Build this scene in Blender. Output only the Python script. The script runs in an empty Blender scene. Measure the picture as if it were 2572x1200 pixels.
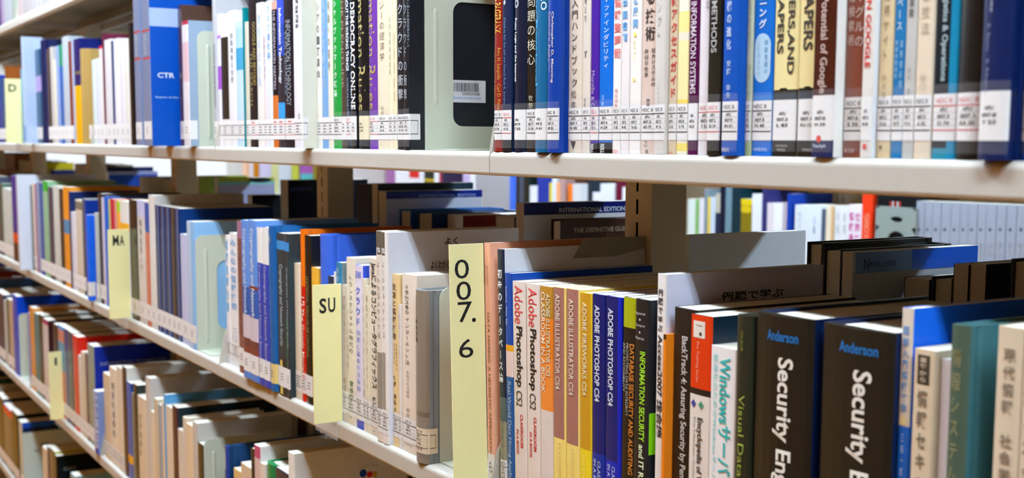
import bpy, bmesh, math, random
from mathutils import Vector, Matrix

# ------------------------------------------------------------------ camera, sky, lights, exposure
sc = bpy.context.scene
COL = sc.collection
IMG_W, IMG_H = 2572, 1200
EYE = 1.5304                                   # eye height above the floor, metres
F_PX, YAW, PITCH, ROLL, PY = 3161.1, .5347, .1078, .0036, 696.6
cam_data = bpy.data.cameras.new('camera')
cam = bpy.data.objects.new('camera', cam_data)
COL.objects.link(cam)
f_ = Vector((-math.cos(YAW)*math.cos(PITCH), math.sin(YAW)*math.cos(PITCH), -math.sin(PITCH)))
r_ = Vector((math.sin(YAW), math.cos(YAW), 0))
u_ = r_.cross(f_)
r2 = r_*math.cos(ROLL) + u_*math.sin(ROLL)
u2 = u_*math.cos(ROLL) - r_*math.sin(ROLL)
m = Matrix((r2, u2, -f_)).transposed().to_4x4()
m.translation = (0, 0, EYE)
cam.matrix_world = m
cam_data.sensor_width = 36
cam_data.lens = 36*F_PX/IMG_W
cam_data.shift_y = (PY-IMG_H/2)/IMG_W
cam_data.clip_start = .05
cam_data.dof.use_dof = True
cam_data.dof.focus_distance = 1.27
cam_data.dof.aperture_fstop = 8.5
sc.camera = cam

sc.view_settings.view_transform = 'Standard'
sc.view_settings.look = 'None'
sc.view_settings.gamma = 1
sc.view_settings.use_curve_mapping = False
sc.view_settings.exposure = 0.0

w = bpy.data.worlds.new('overcast_sky')
sc.world = w
w.use_nodes = True
wb = w.node_tree.nodes['Background']
wb.inputs[0].default_value = (.86, .93, 1, 1)
wb.inputs[1].default_value = 1.15
sc.cycles.max_bounces = 8
sc.cycles.diffuse_bounces = 5
sc.cycles.glossy_bounces = 3
sc.cycles.transmission_bounces = 4
sc.cycles.transparent_max_bounces = 12
sc.cycles.caustics_reflective = False
sc.cycles.caustics_refractive = False
sc.cycles.sample_clamp_indirect = 4

# ------------------------------------------------------------------ materials
def lin(hexs):
    hexs = hexs.lstrip('#')
    out = []
    for i in (0, 2, 4):
        c = int(hexs[i:i+2], 16)/255
        out.append(c/12.92 if c <= .04045 else ((c+.055)/1.055)**2.4)
    return (*out, 1)
MATS = {}
def material(name, col, rough=.5, noise=.05, scale=60, spec=.5, emit=None, metal=0, bump=0):
    """principled surface whose colour drifts slightly with a noise texture"""
    key = (name, col, rough, noise, scale, emit, metal)
    if key in MATS: return MATS[key]
    mt = bpy.data.materials.new(name)
    mt.use_nodes = True
    nt = mt.node_tree
    p = nt.nodes['Principled BSDF']
    c = lin(col) if isinstance(col, str) else col
    if emit:
        p.inputs['Base Color'].default_value = c
        p.inputs['Emission Color'].default_value = c
        p.inputs['Emission Strength'].default_value = emit
    elif noise:
        tc = nt.nodes.new('ShaderNodeTexCoord')
        nz = nt.nodes.new('ShaderNodeTexNoise')
        nz.inputs['Scale'].default_value = scale
        nz.inputs['Detail'].default_value = 3
        nt.links.new(tc.outputs['Object'], nz.inputs['Vector'])
        mx = nt.nodes.new('ShaderNodeMix'); mx.data_type = 'RGBA'
        mx.inputs[6].default_value = tuple(min(1, v*(1+noise)) for v in c[:3])+(1,)
        mx.inputs[7].default_value = tuple(v*(1-noise) for v in c[:3])+(1,)
        nt.links.new(nz.outputs['Fac'], mx.inputs[0])
        nt.links.new(mx.outputs[2], p.inputs['Base Color'])
        if bump:
            bp = nt.nodes.new('ShaderNodeBump')
            bp.inputs['Strength'].default_value = bump
            bp.inputs['Distance'].default_value = .001
            nt.links.new(nz.outputs['Fac'], bp.inputs['Height'])
            nt.links.new(bp.outputs['Normal'], p.inputs['Normal'])
    else:
        p.inputs['Base Color'].default_value = c
    p.inputs['Roughness'].default_value = rough
    p.inputs['Specular IOR Level'].default_value = spec
    p.inputs['Metallic'].default_value = metal
    MATS[key] = mt
    return mt
def cover_mat(c, hc=0):
    v=lin(c); v=tuple(round(min(1,1.05*q**1.18),4) for q in v[:3])+(1,)
    return material('book_cover', v, .36 if hc else .27, .05, 90, .3)
def ink(c): return material('printing_ink', c, .5, .03, 200, .3)
def paper_mat(c='#f2ead8'):
    """stacked page edges: fine lines running the length of the block"""
    key = ('pages', c)
    if key in MATS: return MATS[key]
    mt = bpy.data.materials.new('page_edges'); mt.use_nodes = True
    nt = mt.node_tree; p = nt.nodes['Principled BSDF']
    tc = nt.nodes.new('ShaderNodeTexCoord')
    mp = nt.nodes.new('ShaderNodeMapping'); mp.inputs['Scale'].default_value = (2600, 3, 3)
    nz = nt.nodes.new('ShaderNodeTexNoise'); nz.inputs['Scale'].default_value = 1
    mx = nt.nodes.new('ShaderNodeMix'); mx.data_type = 'RGBA'
    b = lin(c)
    mx.inputs[6].default_value = tuple(min(1, v*1.06) for v in b[:3])+(1,)
    mx.inputs[7].default_value = tuple(v*.78 for v in b[:3])+(1,)
    nt.links.new(tc.outputs['Object'], mp.inputs[0]); nt.links.new(mp.outputs[0], nz.inputs['Vector'])
    nt.links.new(nz.outputs['Fac'], mx.inputs[0]); nt.links.new(mx.outputs[2], p.inputs['Base Color'])
    p.inputs['Roughness'].default_value = .8
    MATS[key] = mt
    return mt
def speckle_mat():
    mt = bpy.data.materials.new('speckled_cover'); mt.use_nodes = True
    nt = mt.node_tree; p = nt.nodes['Principled BSDF']
    tc = nt.nodes.new('ShaderNodeTexCoord')
    nz = nt.nodes.new('ShaderNodeTexNoise'); nz.inputs['Scale'].default_value = 160; nz.inputs['Detail'].default_value = 4
    cr = nt.nodes.new('ShaderNodeValToRGB')
    cr.color_ramp.elements[0].position = .42; cr.color_ramp.elements[0].color = lin('#3f58b0')
    cr.color_ramp.elements[1].position = .6; cr.color_ramp.elements[1].color = lin('#dfe6f4')
    nt.links.new(tc.outputs['Object'], nz.inputs['Vector']); nt.links.new(nz.outputs['Fac'], cr.inputs[0])
    nt.links.new(cr.outputs[0], p.inputs['Base Color']); p.inputs['Roughness'].default_value = .4
    return mt
def clear_mat(name, white=.1, rough=.08):
    mt = bpy.data.materials.new(name); mt.use_nodes = True
    nt = mt.node_tree; p = nt.nodes['Principled BSDF']
    p.inputs['Base Color'].default_value = (.9, .92, .95, 1)
    p.inputs['Roughness'].default_value = rough
    nz = nt.nodes.new('ShaderNodeTexNoise'); nz.inputs['Scale'].default_value = 40
    mr = nt.nodes.new('ShaderNodeMapRange')
    mr.inputs['To Min'].default_value = white*.8; mr.inputs['To Max'].default_value = white*1.2
    nt.links.new(nz.outputs['Fac'], mr.inputs['Value']); nt.links.new(mr.outputs[0], p.inputs['Alpha'])
    return mt
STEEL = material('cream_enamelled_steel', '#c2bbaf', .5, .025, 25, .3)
STEEL_UNDER_SHADE = material('shaded_steel_underside', '#857a66', .6, .06, 25, .3)  # same steel, darkened to put the shade under the shelves into the colour
STEEL_POST = material('grey_enamelled_post', '#d6cab0', .4, .03, 25, .5)
DARK_HOLE = material('dark_inside', '#0c0b0a', .9, .1)
BOOKEND = material('pale_green_grey_enamel', '#c9cdb9', .3, .02, 30, .5)
YELLOW = material('yellow_card', '#faf4b2', .6, .03, 45, .3)
BLACK_INK = ink('#161616')
STICKER_RED = ink('#d8686a')
TAPE = clear_mat('clear_tape_film', .07, .15)
ACRYLIC = clear_mat('clear_acrylic', .16, .05)

# ------------------------------------------------------------------ helpers
class MB:
    """collects faces with a material each; build() links them as ONE mesh object"""
    def __init__(s): s.v=[]; s.f=[]; s.m=[]; s.mats=[]
    def mi(s, mat):
        if mat not in s.mats: s.mats.append(mat)
        return s.mats.index(mat)
    def face(s, pts, mat):
        n=len(s.v); s.v += [tuple(p) for p in pts]; s.f.append(tuple(range(n, n+len(pts)))); s.m.append(s.mi(mat))
    def raw(s, vs, fs, mat):
        n=len(s.v); k=s.mi(mat); s.v += vs
        for f in fs: s.f.append(tuple(i+n for i in f)); s.m.append(k)
    def box(s, x0,x1,y0,y1,z0,z1, mat):
        a=[(x0,y0,z0),(x1,y0,z0),(x1,y1,z0),(x0,y1,z0),(x0,y0,z1),(x1,y0,z1),(x1,y1,z1),(x0,y1,z1)]
        s.raw(a, [(3,2,1,0),(4,5,6,7),(0,1,5,4),(1,2,6,5),(2,3,7,6),(3,0,4,7)], mat)
    def prism_x(s, yz, x0, x1, mat, special=None):
        """closed profile in the y-z plane (counter-clockwise seen from +x) pushed along x"""
        n=len(yz)
        vs=[(x0,y,z) for y,z in yz]+[(x1,y,z) for y,z in yz]
        fs=[(i,(i+1)%n,(i+1)%n+n,i+n) for i in range(n)]
        fs=[tuple(reversed(f)) for f in fs]
        fs += [tuple(range(n, 2*n)), tuple(reversed(range(n)))]
        if special:
            idx,m2=special
            s.raw(vs, [f for k,f in enumerate(fs) if k not in idx], mat); q=len(s.v)-len(vs)
            for k in idx: s.f.append(tuple(i+q for i in fs[k])); s.m.append(s.mi(m2))
        else: s.raw(vs, fs, mat)
    def mesh(s, name, weld=True):
        me=bpy.data.meshes.new(name); me.from_pydata(s.v, [], s.f)
        for mt in s.mats: me.materials.append(mt)
        me.polygons.foreach_set('material_index', s.m)
        me.update()
        if weld and len(s.v) < 20000:
            b=bmesh.new(); b.from_mesh(me); bmesh.ops.remove_doubles(b, verts=b.verts, dist=1e-6)
            bmesh.ops.recalc_face_normals(b, faces=b.faces) if weld == 'fix' else None
            b.to_mesh(me); b.free()
        return me
    def build(s, name, parent=None, weld=True, bevel=0):
        o=bpy.data.objects.new(name, s.mesh(name, weld)); COL.objects.link(o)
        if parent: o.parent=parent
        if bevel:
            md=o.modifiers.new('soft_edges','BEVEL'); md.width=bevel; md.segments=2; md.limit_method='ANGLE'
        return o
def empty(name, loc, rot=(0,0,0)):
    o=bpy.data.objects.new(name, None); o.location=loc; o.rotation_euler=rot; o.empty_display_size=.02
    COL.objects.link(o); return o
def tag(o, label, cat, group=None, kind=None):
    o['label']=label; o['category']=cat
    if group: o['group']=group
    if kind: o['kind']=kind
    return o
def structure(o): o['kind']='structure'; return o

# ------------------------------------------------------------------ glyphs
GLYPHS = {}
def text_mesh(s, bold=0):
    """unit outline of a string as (verts, faces, box)"""
    k=(s, bold)
    if k in GLYPHS: return GLYPHS[k]
    cu=bpy.data.curves.new('glyph','FONT'); cu.body=s; cu.size=1; cu.resolution_u=3
    cu.offset=.022 if bold else 0
    o=bpy.data.objects.new('glyph', cu); COL.objects.link(o)
    me=o.to_mesh()
    vs=[(v.co.x, v.co.y) for v in me.vertices]; fs=[tuple(p.vertices) for p in me.polygons]
    o.to_mesh_clear(); bpy.data.objects.remove(o); bpy.data.curves.remove(cu)
    if vs:
        xs=[a for a,_ in vs]; ys=[b for _,b in vs]
        bx=(min(xs),max(xs),min(ys),max(ys))
    else: bx=(0,1,0,1)
    GLYPHS[k]=(vs,fs,bx); return GLYPHS[k]
SQUARE='\u4e00\u30fc\u4e8c\u2022\u30fb\u3001\u3002'
def stroke(mb, place, s, u0,u1,v0,v1, mat, bold=0, keep=False):
    """fit string s in the box u0..u1 x v0..v1 and hand every point to place(u,v)"""
    vs,fs,bx=text_mesh(s,bold)
    if not vs: return
    du=(u1-u0)/max(1e-6,bx[1]-bx[0]); dv=(v1-v0)/max(1e-6,bx[3]-bx[2])
    if keep: du=dv=min(du,dv)
    cu,cv=(u0+u1)/2,(v0+v1)/2; mx,my=(bx[0]+bx[1])/2,(bx[2]+bx[3])/2
    mb.raw([place(cu+(a-mx)*du, cv+(b-my)*dv) for a,b in vs], fs, mat)
def vertical(mb, place, s, u0,u1,vtop,vbot, mat, bold=0):
    """characters stacked downwards; the long-vowel bar turns upright"""
    n=len(s); step=(vtop-vbot)/n; h=step*.88
    for i,ch in enumerate(s):
        if ch==' ': continue
        c=vtop-step*(i+.5); vs,fs,bx=text_mesh(ch,bold)
        if not vs: continue
        turn = ch in '\u30fc\u2015-'
        full = '\u3000' < ch
        w=u1-u0; mu=(u0+u1)/2
        if turn:
            su=w*.95; sv=h*.95
            mx,my=(bx[0]+bx[1])/2,(bx[2]+bx[3])/2
            mb.raw([place(mu-(b-my)*su, c-(a-mx)*sv) for a,b in vs], [tuple(reversed(f)) for f in fs], mat)
        elif full:
            mx,my=(bx[0]+bx[1])/2,(bx[2]+bx[3])/2
            k=.95 if ch not in '\u3001\u30fb' else 1
            mb.raw([place(mu+(a-mx)*w*k, c+(b-my)*h*k) for a,b in vs], fs, mat)
        else:
            stroke(mb, place, ch, u0+.1*w, u1-.1*w, c-h*.42, c+h*.42, mat, bold)

# ------------------------------------------------------------------ the room
def plane_box(name, x0,x1,y0,y1,z0,z1, mat):
    b=MB(); b.box(x0,x1,y0,y1,z0,z1,mat); return structure(b.build(name))
def wood_floor_mat():
    mt=bpy.data.materials.new('warm_floor_boards'); mt.use_nodes=True
    nt=mt.node_tree; p=nt.nodes['Principled BSDF']
    tc=nt.nodes.new('ShaderNodeTexCoord'); mp=nt.nodes.new('ShaderNodeMapping'); mp.inputs['Scale'].default_value=(1.2,9,1)
    nz=nt.nodes.new('ShaderNodeTexNoise'); nz.inputs['Scale'].default_value=3; nz.inputs['Detail'].default_value=6
    cr=nt.nodes.new('ShaderNodeValToRGB')
    cr.color_ramp.elements[0].color=lin('#b8761f'); cr.color_ramp.elements[1].color=lin('#dc982e')
    nt.links.new(tc.outputs['Object'],mp.inputs[0]); nt.links.new(mp.outputs[0],nz.inputs['Vector'])
    nt.links.new(nz.outputs['Fac'],cr.inputs[0]); nt.links.new(cr.outputs[0],p.inputs['Base Color'])
    p.inputs['Roughness'].default_value=.5
    return mt
WALL=material('warm_bounce_wall','#b8803a',.7,.08,8)  # invented tan for the unseen walls, so their bounce warms the shadows
CEIL=material('white_ceiling_board','#bcac92',.85,.04,5)
XW0,XW1,YW0,YW1,ZC_=-9.2,5.2,-2.6,4.9,2.62
plane_box('floor',XW0-.3,XW1+.3,YW0-.3,YW1+.3,-.12,0,wood_floor_mat())
plane_box('ceiling',XW0-.3,XW1+.3,YW0-.3,YW1+.3,ZC_,ZC_+.12,CEIL)
plane_box('wall_front',XW0-.3,XW1+.3,YW0-.15,YW0,0,ZC_,WALL)
plane_box('wall_back',XW0-.3,XW1+.3,YW1,YW1+.15,0,ZC_,WALL)
plane_box('wall_right',XW1,XW1+.15,YW0,YW1,0,ZC_,WALL)
# the end wall with a wide window in it
WY0,WY1,WZ0,WZ1=1.2,3.06,1.0,1.8
b=MB()
b.box(XW0-.15,XW0,YW0,WY0,0,ZC_,WALL); b.box(XW0-.15,XW0,WY1,YW1,0,ZC_,WALL)
b.box(XW0-.15,XW0,WY0,WY1,0,WZ0,WALL); b.box(XW0-.15,XW0,WY0,WY1,WZ1,ZC_,WALL)
structure(b.build('wall_left'))
FRAME=material('white_window_frame','#e8e8ea',.5,.02)
b=MB()
for y0,y1,z0,z1 in ((WY0,WY1,WZ0,WZ0+.05),(WY0,WY1,WZ1-.05,WZ1),(WY0,WY0+.05,WZ0,WZ1),(WY1-.04,WY1,WZ0,WZ1)):
    b.box(XW0-.11,XW0-.04,y0,y1,z0,z1,FRAME)
win=structure(b.build('window_1'))
b=MB(); b.box(XW0-.078,XW0-.072,WY0+.05,WY1-.04,WZ0+.05,WZ1-.05,clear_mat('window_glass',.05,.02)); b.build('window_glass',win)
b=MB(); b.box(XW0-.02,XW0+.12,WY0-.03,WY1+.03,WZ0-.03,WZ0,FRAME); structure(b.build('trim_1'))
b=MB(); b.box(XW0,XW0+.015,YW0,YW1,0,.09,FRAME); structure(b.build('baseboard_left'))

# ------------------------------------------------------------------ fluorescent lights over the aisles
HOUSING=material('white_lamp_housing','#e6e6e2',.5,.02)
def ceiling_light(x, y, strength, label, col=(.70,.855,1,1)):
    t=empty('ceiling_light',(x,y,ZC_)); tag(t,label,'ceiling light','fluorescent lights over the aisles')
    b=MB()
    b.prism_x([(-.15,0),(-.15,-.10),(-.146,-.10),(-.10,-.012),(.10,-.012),(.146,-.10),(.15,-.10),(.15,0)],-.64,.64,HOUSING)
    for sx in (-1,1): b.box(sx*.64-.003,sx*.64+.003,-.15,.15,-.10,0,HOUSING)
    b.build('housing',t,weld='fix')
    tm=material('fluorescent_tube',col,.3,0,1,.5,strength)
    for dy in (-.03,.03):
        b=MB(); n=10; rr=.014
        ring=[(dy+rr*math.cos(2*math.pi*i/n),-.05+rr*math.sin(2*math.pi*i/n)) for i in range(n)]
        b.prism_x(ring,-.59,.59,tm); b.build('tube',t,weld='fix')
        for sx in (-1,1):
            c=MB(); c.box(sx*.6-.012,sx*.6+.012,dy-.016,dy+.016,-.066,-.012,HOUSING); c.build('lamp_holder',t)
POS=['over the near end','second from the near end','over the middle','second from the far end','at the far end']
for i in range(5):
    ceiling_light(.35-1.75*i,.2,184,'twin tube ceiling light above the front aisle, '+POS[i])
for i in range(5):
    ceiling_light(-.6-1.75*i,2.02,205,'twin tube ceiling light above the back aisle, '+POS[i],(.64,.82,1,1))

# ------------------------------------------------------------------ bookcases
SHELF_Z=[.1086,.4606,.8136,1.1664,1.52,1.868,2.2]
def lip_profile(y_front, depth):
    """pressed steel shelf: rounded nose, hollow underneath; nose at y_front"""
    s=1 if depth>0 else -1; D=abs(depth); T=.0238; r=.0055; r2=.003
    pts=[]
    for a in range(0,91,18):
        q=math.radians(a); pts.append((r-r*math.cos(q), -r+r*math.sin(q)))          # front face up to the top
    pts += [(D,0),(D,-T),(D-.016,-T),(D-.016,-.004),(.015,-.004),(.015,-T)]
    for a in range(0,91,30):
        q=math.radians(a); pts.append((r2-r2*math.sin(q), -T+r2-r2*math.cos(q)))
    pts=[(y_front+s*y,z) for y,z in pts]
    return pts if s<0 else pts
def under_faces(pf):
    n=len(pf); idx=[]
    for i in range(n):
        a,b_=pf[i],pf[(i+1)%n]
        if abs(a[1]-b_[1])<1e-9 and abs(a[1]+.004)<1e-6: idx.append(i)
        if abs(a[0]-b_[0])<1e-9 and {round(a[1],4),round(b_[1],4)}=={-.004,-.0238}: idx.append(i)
    return idx,STEEL_UNDER_SHADE
def upright_mesh(w,d,h,slot_pitch=.0246):
    b=MB()
    x0,x1,y0,y1=-w,0,0,d
    for ys,sgn in ((y0,-1),(y1,1)):
        xa,xb=-w*.58,-w*.50                                                   # slot columns
        b.face([(x0,ys,0),(xa,ys,0),(xa,ys,h),(x0,ys,h)][::-sgn],STEEL_POST)
        b.face([(xb,ys,0),(x1,ys,0),(x1,ys,h),(xb,ys,h)][::-sgn],STEEL_POST)
        z=.05; last=0
        while z<h-.03:
            b.face([(xa,ys,last),(xb,ys,last),(xb,ys,z),(xa,ys,z)][::-sgn],STEEL_POST)
            yi=ys-sgn*.003
            b.face([(xa,yi,z),(xb,yi,z),(xb,yi,z+.016),(xa,yi,z+.016)][::-sgn],DARK_HOLE)
            for (p,q,zz,zy) in ((xa,xa,z,z+.016),(xb,xb,z,z+.016)):
                b.face([(p,ys,zz),(p,yi,zz),(p,yi,zy),(p,ys,zy)],DARK_HOLE)
            last=z+.016; z+=slot_pitch
        b.face([(xa,ys,last),(xb,ys,last),(xb,ys,h),(xa,ys,h)][::-sgn],STEEL_POST)
    b.face([(x0,y0,0),(x0,y1,0),(x0,y1,h),(x0,y0,h)],STEEL_POST)
    b.face([(x1,y0,0),(x1,y0,h),(x1,y1,h),(x1,y1,0)],STEEL_POST)
    b.face([(x0,y0,h),(x1,y0,h),(x1,y1,h),(x0,y1,h)],STEEL_POST)
    return b
def bookcase(name,label,y0,centres,two_sided=True,post_h=2.25,levels=SHELF_Z,back=False,brackets=True):
    """steel cantilever bookcase running along x; y0 = nose of its front shelves"""
    root=empty(name,(centres[0],y0,0)); tag(root,label,'bookcase')
    ox=centres[0]
    PD,PW,DEP=.0465,.0475,.1855
    um=None
    for c in centres:
        if um is None:
            o=upright_mesh(PW,PD,post_h).build('upright',root); um=o
        else:
            o=um.copy(); COL.objects.link(o); o.parent=root
        o.location=(c-ox+PW/2,DEP,0)
        f=MB(); f.box(-PW*.9,-PW*.1,-DEP*.8,PD+DEP*.8,0,.05,STEEL_POST); ft=f.build('foot',root,bevel=.003); ft.location=o.location
    sm={}
    for c0,c1 in zip(centres[1:],centres[:-1]):
        L=c1-c0-.0018
        for z in levels:
            for side in ((1,-1) if two_sided else (1,)):
                k=(round(L,3),side)
                yn=0 if side==1 else 2*DEP+PD
                if k not in sm:
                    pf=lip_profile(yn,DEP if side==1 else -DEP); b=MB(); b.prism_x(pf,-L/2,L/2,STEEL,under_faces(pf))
                    o=b.build('shelf',root,weld='fix'); sm[k]=o
                else:
                    o=sm[k].copy(); COL.objects.link(o); o.parent=root
                o.location=((c0+c1)/2-ox,0,z)
                if brackets:
                    for e in (-1,1):
                        kb=('br',side)
                        if kb not in sm:
                            b=MB(); s=side
                            pr=[(yn+s*.001,-.0235),(yn+s*.0006,-.004),(yn+s*.003,.012),(yn+s*.010,.045),(yn+s*.024,.072),(yn+s*.06,.083),(yn+s*DEP,.085),(yn+s*DEP,-.0235)]
                            b.prism_x(pr,-.0006,.0006,STEEL)
                            q=b.build('bracket',root,weld='fix'); sm[kb]=q
                        else:
                            q=sm[kb].copy(); COL.objects.link(q); q.parent=root
                        q.location=((c0 if e<0 else c1)-ox-e*.0013,0,z)
    if back:
        b=MB(); b.box(centres[-1]-ox,0,DEP+PD+.001,DEP+PD+.004,.05,post_h-.05,STEEL_POST); b.build('back_panel',root)
    return root
JOINT=-1.1034
Y_NOSE=.6266
bookcase('library_bookcase','long double sided cream steel bookcase filled with books',Y_NOSE,[JOINT+3.6-.9*k for k in range(0,11)])
bookcase('library_bookcase','cream steel bookcase standing across the back aisle',2.55,[2.7-.9*k for k in range(0,10)]+[-5.56],two_sided=False,back=True,brackets=False)
# low rack at the end of the room, its shelf facing +x
rk=empty('magazine_rack',(-8.46,3.62,0)); tag(rk,'pale display rack against the end wall','display rack')
RACK=material('pale_laminate','#d9d5cc',.5,.03,10)
b=MB(); b.box(-.30,.10,-.77,.74,1.1464,1.1664,RACK); b.build('shelf',rk,bevel=.002)
b=MB(); b.box(-.30,.10,-.77,.74,.5,.52,RACK); b.build('shelf',rk,bevel=.002)
for y in (-.79,.74):
    b=MB(); b.box(-.30,.10,y,y+.02,0,1.1664,RACK); b.build('side_panel',rk,bevel=.002)
b=MB(); b.box(-.318,-.30,-.79,.76,0,1.6,RACK); b.build('back_panel',rk,bevel=.002)

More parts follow.
